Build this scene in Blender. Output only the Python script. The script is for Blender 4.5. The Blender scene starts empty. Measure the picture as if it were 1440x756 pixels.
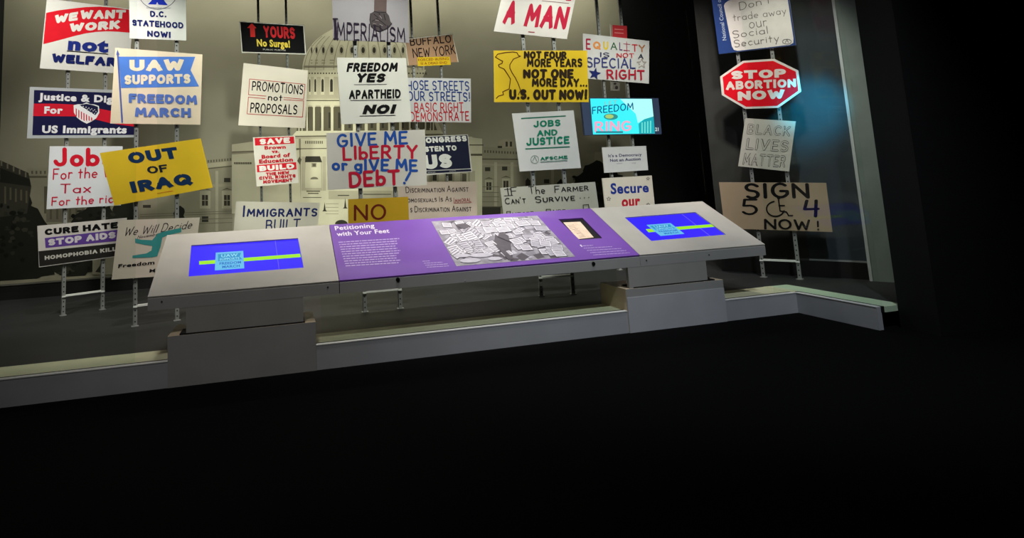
import bpy, math, random
from mathutils import Vector, Matrix
random.seed(7)
S = bpy.context.scene
COL = S.collection

# ------------------------------------------------------------------ camera
# measured from the photograph: principal point, vanishing point of the verticals
# and of the direction along the case front (the world X axis)
H = 1.45
PX, PY = 600.0, 165.0
VZ, VX = (235.0, -6870.0), (4050.0, 90.0)
F = math.sqrt(-((VZ[0]-PX)*(VX[0]-PX)+(VZ[1]-PY)*(VX[1]-PY)))
Zc = Vector((VZ[0]-PX, VZ[1]-PY, F)).normalized()
Xc = Vector((VX[0]-PX, VX[1]-PY, F)).normalized()
Yc = Zc.cross(Xc)
cam_data = bpy.data.cameras.new('camera')
cam = bpy.data.objects.new('camera', cam_data)
COL.objects.link(cam)
R3 = Matrix(((Xc.x, -Xc.y, -Xc.z), (Yc.x, -Yc.y, -Yc.z), (Zc.x, -Zc.y, -Zc.z)))
cam.matrix_world = Matrix.Translation((0, 0, H)) @ R3.to_4x4()
cam_data.sensor_fit = 'HORIZONTAL'
cam_data.sensor_width = 36.0
cam_data.lens = 36.0*F/1440.0
cam_data.shift_x = (720.0-PX)/1440.0
cam_data.shift_y = (PY-378.0)/1440.0
cam_data.clip_start = 0.05
cam_data.clip_end = 60
S.camera = cam

# ------------------------------------------------------------------ world, exposure
w = bpy.data.worlds.new('dark_gallery'); S.world = w; w.use_nodes = True
w.node_tree.nodes['Background'].inputs[0].default_value = (0.75, 0.85, 1.0, 1)
w.node_tree.nodes['Background'].inputs[1].default_value = 0.0
S.view_settings.view_transform = 'Standard'
S.view_settings.look = 'None'
S.view_settings.exposure = 0.0
S.view_settings.gamma = 1.0
S.view_settings.use_curve_mapping = False

# ------------------------------------------------------------------ lights
def spot(name, loc, aim, power, ang, color=(1, .95, .86), size=.08, blend=.8):
    d = bpy.data.lights.new(name, 'SPOT'); d.energy = power; d.color = color
    d.spot_size = math.radians(ang); d.spot_blend = blend; d.shadow_soft_size = size
    o = bpy.data.objects.new(name, d); COL.objects.link(o); o.location = loc
    o.rotation_euler = (Vector(aim)-Vector(loc)).to_track_quat('-Z', 'Y').to_euler()
    return o
def area(name, loc, aim, power, sx, sy, color=(1, .96, .9)):
    d = bpy.data.lights.new(name, 'AREA'); d.energy = power; d.color = color
    d.shape = 'RECTANGLE'; d.size = sx; d.size_y = sy
    o = bpy.data.objects.new(name, d); COL.objects.link(o); o.location = loc
    o.rotation_euler = (Vector(aim)-Vector(loc)).to_track_quat('-Z', 'Y').to_euler()
    return o
WARM = (1, .95, .84)
area('mural_wash_light', (1.3, 9.5, 5.6), (1.3, 10.38, 3.9), 185, 10, .15, WARM)
for x, p in ((1.0, 330),):
    spot('mural_light', (x, 8.2, 5.5), (x+.1, 10.38, 2.0), p*2.5, 40, WARM, .1, 1)
NEUT = (1, .95, .89)
SL = [(-3.0, 5.9, 5.0, -2.3, 8.4, 2.5, 380, 70), (-1.2, 5.2, 5.0, -1.2, 7.2, 1.9, 300, 66),
      (.2, 6.0, 5.2, .0, 9.0, 2.1, 420, 56), (1.1, 4.9, 5.0, 1.1, 6.8, 1.9, 300, 64),
      (2.3, 5.9, 5.2, 2.2, 8.6, 2.0, 330, 50), (3.2, 4.9, 5.0, 3.1, 6.7, 1.9, 280, 64),
      (4.6, 5.3, 5.0, 4.9, 8.0, 2.0, 330, 60), (4.7, 4.6, 5.0, 5.8, 6.3, 1.8, 260, 56)]
for a in SL:
    spot('sign_spotlight', a[:3], a[3:6], a[6]*1.7, a[7], NEUT, .12, .8)
spot('desk_spotlight', (1.4, 5.0, 4.9), (1.5, 5.9, .9), 150, 70, (1, .96, .92), .1, 1)
spot('front_fill_light', (-.8, 1.5, 5.75), (.2, 5.4, .5), 420, 60, (1, .97, .93), .05, 1)  # added front fill that lifts the desk and pedestal faces
spot('front_fill_light', (3.2, 1.5, 5.75), (4.0, 5.3, .2), 800, 62, (.86, .93, 1), .05, 1)  # second added fill, brightens the kerb and its right return
spot('blue_glow_fill', (5.7, 5.35, 2.5), (6.33, 6.05, 2.2), 125, 60, (.005, .62, 1), .08, 1)  # added blue lamp standing in for a screen reflected in the glass

# ------------------------------------------------------------------ measuring helpers
def ray(x, y):
    c = Vector((x-PX, y-PY, F)); return Vector((Xc.dot(c), Yc.dot(c), Zc.dot(c)))
CAM = Vector((0, 0, H))
def hit(x, y, pl, off=0.0):                       # pl = (origin, normal towards the viewer side)
    o, n = pl; d = ray(x, y); oo = o+n*off
    return CAM+d*((oo-CAM).dot(n)/d.dot(n))
def vplane(a, b, off=0.0):                        # vertical plane through two floor points
    d = Vector((b[0]-a[0], b[1]-a[1], 0)).normalized(); n = Vector((d.y, -d.x, 0))
    o = Vector((a[0], a[1], 0))
    if n.dot(CAM-o) < 0: n = -n
    return (o+n*off, n)

# ------------------------------------------------------------------ materials
def lin(v):
    v /= 255.0
    return v/12.92 if v <= .04045 else ((v+.055)/1.055)**2.4
MATS = {}
def mat(name, rgb, rough=.55, var=.06, scale=6, metal=0.0, spec=.35, bump=0.0, emit=0.0):
    if name in MATS: return MATS[name]
    m = bpy.data.materials.new(name); m.use_nodes = True; MATS[name] = m
    nt = m.node_tree; b = nt.nodes['Principled BSDF']
    c = [lin(v) for v in rgb]
    tc = nt.nodes.new('ShaderNodeTexCoord'); no = nt.nodes.new('ShaderNodeTexNoise')
    no.inputs['Scale'].default_value = scale; no.inputs['Detail'].default_value = 4
    nt.links.new(tc.outputs['Object'], no.inputs['Vector'])
    cr = nt.nodes.new('ShaderNodeValToRGB')
    cr.color_ramp.elements[0].position = .3; cr.color_ramp.elements[1].position = .7
    cr.color_ramp.elements[0].color = [v*(1-var) for v in c]+[1]
    cr.color_ramp.elements[1].color = [min(1, v*(1+var)) for v in c]+[1]
    nt.links.new(no.outputs['Fac'], cr.inputs['Fac'])
    nt.links.new(cr.outputs['Color'], b.inputs['Base Color'])
    b.inputs['Roughness'].default_value = rough; b.inputs['Metallic'].default_value = metal
    b.inputs['Specular IOR Level'].default_value = spec
    if bump:
        bp = nt.nodes.new('ShaderNodeBump'); bp.inputs['Strength'].default_value = bump
        n2 = nt.nodes.new('ShaderNodeTexNoise'); n2.inputs['Scale'].default_value = 90
        nt.links.new(tc.outputs['Object'], n2.inputs['Vector'])
        nt.links.new(n2.outputs['Fac'], bp.inputs['Height']); nt.links.new(bp.outputs['Normal'], b.inputs['Normal'])
    if emit:
        nt.links.new(cr.outputs['Color'], b.inputs['Emission Color'])
        b.inputs['Emission Strength'].default_value = emit
        nt.links.remove(b.inputs['Base Color'].links[0]); b.inputs['Base Color'].default_value = (.004, .004, .005, 1)
        b.inputs['Specular IOR Level'].default_value = .1
    return m
def paint(rgb):                                   # print colours on placards
    return mat('ink_%d_%d_%d' % rgb, rgb, .7, .05, 9, spec=.08)
def board(rgb, rough=.42):
    return mat('placard_%d_%d_%d' % rgb, rgb, rough, .05, 3, spec=.4)
def glow(rgb, s=1.0):
    return mat('screen_%d_%d_%d' % rgb, rgb, .3, .02, 2, emit=s)
def glass_mat():
    m = bpy.data.materials.new('clear_glass'); m.use_nodes = True; nt = m.node_tree
    nt.nodes.clear()
    out = nt.nodes.new('ShaderNodeOutputMaterial'); mx = nt.nodes.new('ShaderNodeMixShader')
    tr = nt.nodes.new('ShaderNodeBsdfTransparent'); gl = nt.nodes.new('ShaderNodeBsdfGlossy')
    tr.inputs[0].default_value = (.96, .985, .97, 1); gl.inputs['Roughness'].default_value = .02
    lw = nt.nodes.new('ShaderNodeLayerWeight'); lw.inputs[0].default_value = .5
    pw_ = nt.nodes.new('ShaderNodeMath'); pw_.operation = 'POWER'; pw_.inputs[1].default_value = 4
    ma = nt.nodes.new('ShaderNodeMath'); ma.operation = 'MULTIPLY_ADD'; ma.inputs[1].default_value = .05; ma.inputs[2].default_value = .012
    nt.links.new(lw.outputs['Facing'], pw_.inputs[0]); nt.links.new(pw_.outputs[0], ma.inputs[0])
    nt.links.new(ma.outputs[0], mx.inputs[0]); nt.links.new(tr.outputs[0], mx.inputs[1])
    nt.links.new(gl.outputs[0], mx.inputs[2]); nt.links.new(mx.outputs[0], out.inputs[0])
    return m
GLASS = glass_mat()

# ------------------------------------------------------------------ object helpers
def obj(name, verts, faces, m, parent=None, mats=None, fm=None):
    me = bpy.data.meshes.new(name); me.from_pydata([tuple(v) for v in verts], [], faces)
    for mm in (mats or [m]): me.materials.append(mm)
    if fm: me.polygons.foreach_set('material_index', fm)
    me.update()
    o = bpy.data.objects.new(name, me); COL.objects.link(o)
    if parent is not None:
        o.parent = parent; o.matrix_parent_inverse = Matrix.Identity(4)
        off = Vector((0, 0, 0)); p = parent
        while p is not None: off += p.location; p = p.parent
        me.transform(Matrix.Translation(-off))
    return o
def root(name, loc, label, cat, group=None):
    o = bpy.data.objects.new(name, None); COL.objects.link(o); o.location = loc
    o.empty_display_size = .1; o['label'] = label; o['category'] = cat
    if group: o['group'] = group
    return o
def struct(o): o['kind'] = 'structure'; return o
def box(x0, x1, y0, y1, z0, z1):
    v = [(x0,y0,z0),(x1,y0,z0),(x1,y1,z0),(x0,y1,z0),(x0,y0,z1),(x1,y0,z1),(x1,y1,z1),(x0,y1,z1)]
    return v, [(0,3,2,1),(4,5,6,7),(0,1,5,4),(1,2,6,5),(2,3,7,6),(3,0,4,7)]
def prism(front, back):                            # two loops of equal length -> solid
    n = len(front); v = list(front)+list(back)
    f = [tuple(range(n)), tuple(range(2*n-1, n-1, -1))]
    f += [((i+1) % n, i, n+i, n+(i+1) % n) for i in range(n)]
    return v, f
def slab(pts, pl, off0, off1):                     # pixel outline on a plane, given thickness
    n = pl[1]; fr = [hit(x, y, pl, off0) for x, y in pts]
    return prism(fr, [p-n*(off0-off1) for p in fr])
def ovbox(a, b, n, t, z0, z1):                     # upright bar between ground points a and b, thickness t along n
    a = Vector(a); b = Vector(b)
    q = [a, b, b-n*t, a-n*t]
    return prism([Vector((p.x, p.y, z0)) for p in q], [Vector((p.x, p.y, z1)) for p in q])
def join(parts):
    V, Fc = [], []
    for v, f in parts:
        k = len(V); V += list(v); Fc += [tuple(i+k for i in t) for t in f]
    return V, Fc
def ell(cx, cy, rx, ry, n=20, a0=0, a1=360):
    return [(cx+rx*math.cos(math.radians(a0+(a1-a0)*i/n)), cy-ry*math.sin(math.radians(a0+(a1-a0)*i/n)))
            for i in range(n if a1-a0 == 360 else n+1)]
def star(cx, cy, r, rot=0, k=.42):
    return [(cx+(r if i % 2 == 0 else r*k)*math.sin(rot+i*math.pi/5), cy-(r if i % 2 == 0 else r*k)*math.cos(rot+i*math.pi/5)) for i in range(10)]

# ------------------------------------------------------------------ stroke alphabet for hand lettering
def A(cx, cy, rx, ry, a0, a1, n=9):
    return [(cx+rx*math.cos(math.radians(a0+(a1-a0)*i/n)), cy+ry*math.sin(math.radians(a0+(a1-a0)*i/n))) for i in range(n+1)]
G = {
'A': (.72, [[(0,0),(.36,1),(.72,0)], [(.14,.36),(.58,.36)]]),
'B': (.6, [[(0,0),(0,1)], [(0,1),(.3,1)]+A(.3,.76,.24,.24,90,-90)+[(0,.52)], [(0,.52),(.32,.52)]+A(.32,.26,.27,.26,90,-90)+[(0,0)]]),
'C': (.66, [A(.38,.5,.36,.5,50,310,12)]),
'D': (.66, [[(0,0),(0,1),(.24,1)]+A(.24,.5,.42,.5,90,-90)+[(0,0)]]),
'E': (.52, [[(.52,1),(0,1),(0,0),(.54,0)], [(0,.52),(.44,.52)]]),
'F': (.5, [[(.52,1),(0,1),(0,0)], [(0,.52),(.42,.52)]]),
'G': (.72, [A(.38,.5,.37,.5,50,330,13)+[(.7,.46),(.4,.46)]]),
'H': (.64, [[(0,0),(0,1)], [(.64,0),(.64,1)], [(0,.5),(.64,.5)]]),
'I': (.08, [[(.04,0),(.04,1)]]),
'J': (.5, [[(.46,1),(.46,.28)]+A(.22,.26,.24,.26,0,-170)]),
'K': (.62, [[(0,0),(0,1)], [(.58,1),(0,.42)], [(.18,.58),(.62,0)]]),
'L': (.5, [[(0,1),(0,0),(.5,0)]]),
'M': (.84, [[(0,0),(.08,1),(.42,.3),(.76,1),(.84,0)]]),
'N': (.66, [[(0,0),(0,1),(.66,0),(.66,1)]]),
'O': (.76, [A(.38,.5,.37,.5,90,450,18)]),
'P': (.56, [[(0,0),(0,1),(.28,1)]+A(.28,.73,.27,.27,90,-90)+[(0,.46)]]),
'Q': (.78, [A(.38,.5,.37,.5,90,450,18), [(.46,.28),(.78,-.06)]]),
'R': (.6, [[(0,0),(0,1),(.28,1)]+A(.28,.74,.26,.26,90,-90)+[(0,.48)], [(.26,.48),(.6,0)]]),
'S': (.56, [[(.54,.86)]+A(.28,.76,.26,.24,40,270,9)+A(.28,.26,.28,.26,90,-140,9)]),
'T': (.66, [[(0,1),(.66,1)], [(.33,1),(.33,0)]]),
'U': (.64, [[(0,1),(0,.32)]+A(.32,.32,.32,.32,180,360)+[(.64,1)]]),
'V': (.7, [[(0,1),(.35,0),(.7,1)]]),
'W': (.95, [[(0,1),(.22,0),(.47,.8),(.72,0),(.95,1)]]),
'X': (.62, [[(0,0),(.62,1)], [(0,1),(.62,0)]]),
'Y': (.66, [[(0,1),(.33,.5),(.66,1)], [(.33,.5),(.33,0)]]),
'Z': (.6, [[(0,1),(.6,1),(0,0),(.6,0)]]),
'a': (.5, [A(.25,.27,.25,.27,60,400,12), [(.49,.54),(.5,0)]]),
'b': (.5, [[(0,1),(0,0)], A(.25,.28,.25,.28,150,-180,12)]),
'c': (.44, [A(.26,.27,.25,.27,50,310,10)]),
'd': (.5, [A(.25,.28,.25,.28,30,330,12), [(.5,1),(.5,0)]]),
'e': (.5, [[(.02,.28),(.48,.3)]+A(.25,.28,.24,.27,10,310,12)]),
'g': (.5, [A(.25,.3,.25,.26,30,380,12), [(.5,.56),(.48,-.1)]+A(.26,-.12,.22,.18,0,-150)]),
'h': (.46, [[(0,1),(0,0)], A(.23,.3,.23,.24,180,0)+[(.46,0)]]),
'i': (.06, [[(.03,0),(.03,.56)], [(.03,.76),(.03,.78)]]),
'k': (.44, [[(0,1),(0,0)], [(.42,.56),(0,.22)], [(.12,.32),(.44,0)]]),
'l': (.06, [[(.03,0),(.03,1)]]),
'm': (.7, [[(0,0),(0,.56)], A(.17,.34,.17,.2,180,0)+[(.34,0)], A(.52,.34,.17,.2,180,0)+[(.69,0)]]),
'n': (.46, [[(0,0),(0,.56)], A(.23,.32,.23,.23,180,0)+[(.46,0)]]),
'o': (.52, [A(.26,.28,.25,.27,90,450,14)]),
'r': (.32, [[(0,0),(0,.56)], [(0,.36)]+A(.2,.36,.18,.18,160,50)]),
's': (.42, [[(.4,.48)]+A(.22,.42,.18,.13,40,270,7)+A(.2,.14,.2,.14,90,-150,7)]),
't': (.36, [[(.17,.88),(.17,0)], [(0,.58),(.36,.58)]]),
'u': (.46, [[(0,.56),(0,.22)]+A(.22,.22,.22,.22,180,360)+[(.45,.56)], [(.45,.3),(.46,0)]]),
'v': (.46, [[(0,.56),(.23,0),(.46,.56)]]),
'w': (.7, [[(0,.56),(.17,0),(.35,.45),(.53,0),(.7,.56)]]),
'x': (.46, [[(0,0),(.46,.58)], [(0,.58),(.46,0)]]),
'y': (.46, [[(0,.56),(.23,.05)], [(.48,.56),(.12,-.35)]]),
'4': (.6, [[(.1,1),(.02,.42),(.6,.42)], [(.5,1),(.5,-.1)]]),
'5': (.58, [[(.56,1),(.08,1),(.04,.58)]+A(.27,.3,.3,.3,110,-150)]),
'!': (.08, [[(.04,1),(.04,.3)], [(.04,.04),(.04,.02)]]),
'.': (.08, [[(.04,.03),(.04,.02)]]),
"'": (.06, [[(.03,1),(.03,.78)]]),
'&': (.6, [[(.6,0),(.1,.7)]+A(.28,.82,.18,.17,200,-30)+[(.1,.38)]+A(.26,.22,.24,.22,160,330)+[(.56,.4)]]),
'?': (.5, [A(.25,.74,.25,.26,160,-60)+[(.25,.3)], [(.25,.04),(.25,.02)]]),
'-': (.4, [[(0,.45),(.4,.45)]]),
}
def stroke_tris(poly, t, cap=True):
    """ribbon of width t along a polyline, in glyph units -> list of convex polygons"""
    out = []
    for i in range(len(poly)-1):
        (x0, y0), (x1, y1) = poly[i], poly[i+1]
        dx, dy = x1-x0, y1-y0; l = math.hypot(dx, dy)
        if l < 1e-6: continue
        nx, ny = -dy/l*t/2, dx/l*t/2
        out.append([(x0+nx, y0+ny), (x0-nx, y0-ny), (x1-nx, y1-ny), (x1+nx, y1+ny)])
    ends = range(len(poly)) if cap else range(1, len(poly)-1)
    for i in ends:
        x, y = poly[i]
        out.append([(x+t/2*math.cos(k*math.pi/4), y+t/2*math.sin(k*math.pi/4)) for k in range(8)])
    return out
def hand_polys(s, t, wob=0.0, gap=.2, cap=True, small=False):
    x = 0; out = []
    for ch in s:
        sm = small and ch.islower(); k_ = .66 if sm else 1.0
        if sm: ch = ch.upper()
        if ch == ' ': x += .42; continue
        if ch not in G: ch = ch.upper() if ch.upper() in G else '-'
        wd, st = G[ch]
        dy = random.uniform(-wob, wob); sc = 1+random.uniform(-wob, wob); sh = random.uniform(-wob, wob)*.8
        for pl in st:
            pp = [(x+(px+py*sh)*k_, dy+py*sc*k_) for px, py in pl]
            out += stroke_tris(pp, t, cap)
        x += wd*k_+gap*(.8 if sm else 1)+t*.55
    return out
def block_polys(s, t):
    """heavy printed capitals: square stroke ends, total height 1"""
    x = 0; out = []; t *= 1.6; gx = 1+t*.55
    for ch in s:
        if ch == ' ': x += .5; continue
        wd, st = G[ch]
        for pl in st:
            pp = [(x+px*gx, py) for px, py in pl]
            if (pp[0][0]-pp[-1][0])**2+(pp[0][1]-pp[-1][1])**2 > 1e-6:
                for e, f in ((0, 1), (-1, -2)):
                    dx, dy = pp[e][0]-pp[f][0], pp[e][1]-pp[f][1]; l = math.hypot(dx, dy) or 1
                    dg = abs(dx) > .15*l and abs(dy) > .15*l
                    pp[e] = (pp[e][0]+dx/l*t*(.35 if dg else .5), pp[e][1]+dy/l*t*.5)
            out += stroke_tris(pp, t, False)
        x += wd*gx+.12+t
    return [[(a, (b+t/2)/(1+t)) for a, b in q] for q in out]
_fcache = {}
def font_polys(s, bold):
    key = (s, bold)
    if key in _fcache: return _fcache[key]
    cu = bpy.data.curves.new('t', 'FONT'); cu.body = s; cu.size = 1.0; cu.offset = bold
    cu.resolution_u = 3; cu.fill_mode = 'FRONT'; cu.space_character = 1.0+bold*2.6
    o = bpy.data.objects.new('t', cu); COL.objects.link(o)
    bpy.context.view_layer.update()
    me = bpy.data.meshes.new_from_object(o.evaluated_get(bpy.context.evaluated_depsgraph_get()))
    vs = [(v.co.x, v.co.y) for v in me.vertices]
    ps = [[vs[i] for i in p.vertices] for p in me.polygons]
    bpy.data.objects.remove(o); bpy.data.curves.remove(cu); bpy.data.meshes.remove(me)
    _fcache[key] = ps
    return ps
CAPH = .729
def layout(polys, capH, L, R, h, up, shear=0.0, h2=None):
    """fit polygons (x right, y up, baseline 0) between pixel points L and R"""
    xs = [p[0]+shear*p[1] for q in polys for p in q]; x0, x1 = min(xs), max(xs)
    out = []
    for q in polys:
        nq = []
        for x, y in q:
            u = (x+shear*y-x0)/(x1-x0); v = y/capH
            hh = h+(h2-h)*u if h2 else h
            nq.append((L[0]+u*(R[0]-L[0])+up[0]*v*hh, L[1]+u*(R[1]-L[1])+up[1]*v*hh))
        out.append(nq)
    return out
def flat(name, polys, pl, off, m, parent):
    V, Fc = [], []
    for i, q in enumerate(polys):
        k = len(V); V += [hit(x, y, pl, off+((i*.618) % 1)*.0004) for x, y in q]
        Fc.append(tuple(range(k, k+len(q))))
    return obj(name, V, Fc, m, parent)
def thick_line(pts, t):                            # pixel-space polyline ribbon
    return stroke_tris(pts, t)

# ------------------------------------------------------------------ placard builder
def sign(frame, quad, color, label, items, name='protest_sign', back=(205, 200, 190), off=.03, thick=.012, rough=.42,
         group='protest signs on slotted steel posts', cat='sign', outline=None):
    """quad TL,TR,BR,BL; items: list of
       ('t', text, L, R, h, rgb, bold, shear[, up])  printed  | ('h', ...) hand lettering, weight
       ('p', rgb, [polygon,...], part name)                    | ('l', rgb, width, [polyline,...], part name)"""
    pl = vplane(*FR[frame], off)
    shape = outline or quad
    cx = sum(p[0] for p in shape)/len(shape); by = max(p[1] for p in shape)
    r = root(name, hit(cx, by, pl), label, cat, group)
    v, f = slab(shape, pl, 0, -thick)
    obj('board', v, f, None, r, mats=[board(color, rough), board(back)], fm=[0]+[1]*(len(f)-1))
    TL, BL = quad[0], quad[3]
    up0 = Vector((TL[0]-BL[0], TL[1]-BL[1])).normalized()
    z = .0012; groups = {}
    order = []
    for it in items:
        if it[0] in 'thks':
            kind, s, L, R, h, rgb, wt = it[:7]; sh = it[7] if len(it) > 7 else 0
            up = it[8] if len(it) > 8 and it[8] else up0
            h2 = it[9] if len(it) > 9 else None
            wob = it[10] if len(it) > 10 else .035
            if kind == 't': polys = layout(font_polys(s, wt), CAPH, L, R, h, up, sh, h2)
            elif kind == 'k': polys = layout(block_polys(s, wt), 1.0, L, R, h, up, sh, h2)
            else: polys = layout(hand_polys(s, wt, wob, cap=True, small=kind == 's'), 1.0, L, R, h, up, sh, h2)
            order.append(('lettering', rgb, polys))
        elif it[0] == 'p':
            if len(it[2]) > 8: order.append((it[3], it[1], it[2]))
            else: order += [(it[3], it[1], [q]) for q in it[2]]
        elif it[0] == 'l':
            order += [(it[4], it[1], thick_line(pts, it[2])) for pts in it[3]]
    for i, (nm, rgb, polys) in enumerate(order):
        o = flat(nm, polys, pl, z*(1+i*.45), paint(rgb), r)
        if nm in ('shield_star',): o['kind'] = 'stuff'
    return r

# ground points of the sign frames (pairs of posts)
FR = {1: ((-2.53, 8.38), (-2.15, 8.58)), 2: ((-1.49, 7.20), (-1.09, 7.31)), 3: ((-.22, 9.0), (.18, 9.0)),
      4: ((.89, 6.74), (1.28, 6.74)), 5: ((1.99, 8.6), (2.41, 8.6)), 6: ((2.91, 6.66), (3.28, 6.60)),
      7: ((4.73, 8.0), (5.12, 8.0)), 8: ((5.76, 6.46), (5.96, 6.12))}

# ================================================================== THE SETTING
BLACK = mat('black_paint', (16, 16, 17), .7, .1, 4, spec=.2)
CARPET = mat('black_carpet', (9, 9, 10), .95, .25, 60, spec=.03)
CASEFLOOR = mat('charcoal_stage_floor', (34, 35, 35), .6, .12, 3, spec=.3, bump=.05)
YK = 5.448                                        # face of the kerb and of the desk
YM = 10.38                                        # mural wall
ZF = .195                                         # floor of the case
struct(obj('floor', *box(-7, 12, -2, YK, -.1, 0), CARPET))
struct(obj('floor_stage', [(-4.04,5.9,ZF),(9.3,5.9,ZF),(9.3,YM+.2,ZF),(-4.04,YM+.2,ZF),(-4.04,5.9,0),(9.3,5.9,0),(9.3,YM+.2,0),(-4.04,YM+.2,0)],
           [(0,1,2,3),(4,7,6,5),(0,4,5,1),(1,5,6,2),(2,6,7,3),(3,7,4,0)], CASEFLOOR))
struct(obj('ceiling', *box(-7, 12, -2, YM+.2, 5.8, 5.9), BLACK))
struct(obj('wall_left', *box(-4.35, -4.04, 5.5, YM+.2, 0, 5.8), BLACK))
struct(obj('wall_back', *box(-4.04, 9.3, YM+.02, YM+.25, 0, 5.8), BLACK))
struct(obj('baseboard_back', *box(-4.04, 6.66, YM-.06, YM+.01, ZF, .42), mat('baseboard_black', (18, 18, 18), .5, .1, 3)))
struct(obj('trim_1', *box(-4.04, 6.66, YM-.075, YM-.055, .40, .425), mat('mural_edge_strip', (90, 88, 80), .5, .1, 3)))
# slanting right wall
RW = vplane((5.72, 7.22), (6.42, 5.90))
dRW = Vector((.70, -1.32, 0)).normalized()
def gpt(px, py, pl): p = hit(px, py, pl); return Vector((p.x, p.y, 0))
e0 = gpt(1003, 260, RW); e1 = gpt(1113, 160, RW); e2 = gpt(1186, 98, RW); e3 = e2+dRW*.42
v, f = ovbox(e0, e1, RW[1], .12, 0, 5.8)
struct(obj('wall_right', v, f, None, mats=[mat('dark_grey_wall', (50, 50, 48), .8, .12, 5, spec=.15), BLACK], fm=[1, 1, 0, 1, 1, 1]))
struct(obj('wall_right_panel', *ovbox(e1, e2+dRW*.05, RW[1], .10, 0, 5.8), mat('blue_tinted_wall', (48, 56, 62), .7, .1, 5, spec=.2)))  # blue of the screen reflection put into the wall colour
struct(obj('trim_2', *ovbox(e2+RW[1]*.10, e2+RW[1]*.10+dRW*.03, RW[1], .12, 0, 5.8), mat('pale_edge_trim', (190, 195, 195), .5, .05, 5)))
struct(obj('wall_right_pier', *ovbox(e2+RW[1]*.09+dRW*.032, e3+RW[1]*.09, RW[1], .11, 0, 5.8), mat('grey_green_pier', (118, 130, 124), .6, .1, 4)))
zt_ = hit(1170, 366, RW).z
struct(obj('trim_7', *ovbox(e1+RW[1]*.012, e2+RW[1]*.012, RW[1], .012, zt_-.009, zt_+.009), mat('wall_trim_grey', (128, 130, 130), .5, .05, 5)))
struct(obj('baseboard_right', *ovbox(e0+RW[1]*.01, e2+RW[1]*.01, RW[1], .01, ZF, zt_-.01), mat('baseboard_black', (18, 18, 18), .5, .1, 3)))
# black partition of the gallery in front of the right return
pw = vplane((0, 4.55), (1, 4.55)); c0 = gpt(1202, 0, pw)
struct(obj('wall_front_right', *box(c0.x, 11.5, 4.2, 4.55, 0, 5.8), BLACK))

# kerb with glass gasket and inner ledge
KERB = mat('kerb_grey_paint', (150, 152, 156), .5, .05, 4)
KTOP = mat('kerb_top_white', (200, 202, 200), .45, .05, 4)
LEDGE = mat('ledge_cream_paint', (190, 190, 158), .5, .06, 4)
GASK = mat('black_gasket', (14, 14, 14), .6, .1, 5)
def kerb_run(name, x0, x1):
    k = struct(obj(name, *box(x0, x1, YK, YK+.05, 0, .2), KERB))
    obj('kerb_top', *box(x0, x1, YK-.004, YK+.045, .2, .207), KTOP, k)
    obj('gasket', *box(x0, x1, YK+.045, YK+.085, .15, .204), GASK, k)
    obj('ledge', *box(x0, x1, YK+.085, 5.90, .15, .2), LEDGE, k)
kerb_run('trim_3', -4.04, -.886)
kerb_run('trim_4', .292, 3.30)
kerb_run('trim_5', 4.362, 5.235)
k = struct(obj('trim_6', [(5.235,YK,0),(5.235,4.56,0),(5.285,4.56,0),(5.285,YK+.05,0),(5.235,YK+.05,0),
                          (5.235,YK,.2),(5.235,4.56,.2),(5.285,4.56,.2),(5.285,YK+.05,.2),(5.235,YK+.05,.2)],
    [(0,1,6,5),(1,2,7,6),(2,3,8,7),(3,4,9,8),(4,0,5,9),(5,6,7,8,9),(0,4,3,2,1)], KERB))
obj('kerb_top', *box(5.231, 5.28, 4.56, YK+.02, .2, .207), KTOP, k)
obj('gasket', *box(5.28, 5.32, 4.56, YK+.06, .15, .204), GASK, k)
obj('ledge', *box(5.32, 5.56, 4.56, 5.90, .15, .2), mat('ledge_green_cream', (176, 196, 168), .5, .06, 4), k)
obj('corner_block', *box(5.235, 5.33, YK+.05, 5.90, .15, .202), LEDGE, k)
struct(obj('floor_return', *box(5.56, 6.95, 4.56, 5.9, .05, ZF), CASEFLOOR))
# glass: below the desk, beside it, above it and on the return
def pane(name, x0, x1, y, z0, z1):
    return struct(obj(name, *box(x0, x1, y, y+.012, z0, z1), GLASS))
pane('window_1', -4.04, -1.14, YK+.055, .19, 5.8)
pane('window_2', .345, 3.205, YK+.055, .19, .60)
pane('window_3', 5.02, 5.29, YK+.055, .19, 5.8)
pane('window_4', -1.13, 5.0, 6.37, 1.0, 5.8)
struct(obj('window_5', *box(5.293, 5.305, 4.56, YK+.055, .19, 5.8), GLASS))

# ------------------------------------------------------------------ the mural
PM = (Vector((0, YM, 0)), Vector((0, -1, 0)))
mural = struct(obj('wall_back_mural', *box(-4.04, 6.66, YM, YM+.02, .42, 5.8), mat('mural_sky_print', (132, 128, 110), .75, .2, .6, spec=.1)))
MB = {}
MSEQ = [0]
def mp(rgb, *polys):
    for q in polys: MSEQ[0] += 1; MB.setdefault(rgb, []).append((q, .0015+MSEQ[0]*1.3e-5))
def rect(x0, y0, x1, y1, s=0): return [(x0, y0), (x1, y0+s), (x1, y1+s), (x0, y1)]
L1, L2, L3, L4 = (188, 184, 158), (164, 159, 136), (138, 133, 113), (104, 100, 85)
W1, W2 = (150, 146, 124), (128, 124, 105)  # dimmer stone for the wings, light falloff put into the print colours
D1, D2, TR = (84, 80, 64), (52, 50, 42), (30, 31, 25)
# far left wing, dim
mp(W2, rect(38, 240, 70, 300), rect(38, 236, 170, 246), rect(60, 290, 170, 330))
mp(D1, rect(40, 247, 66, 250), *[rect(44+6*i, 240, 46.5+6*i, 244.5) for i in range(20)], rect(62, 262, 68, 300))
mp(L4, rect(65, 292, 120, 312))
mp(D1, *[rect(70+9*i, 293, 73+9*i, 308) for i in range(6)])
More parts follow.
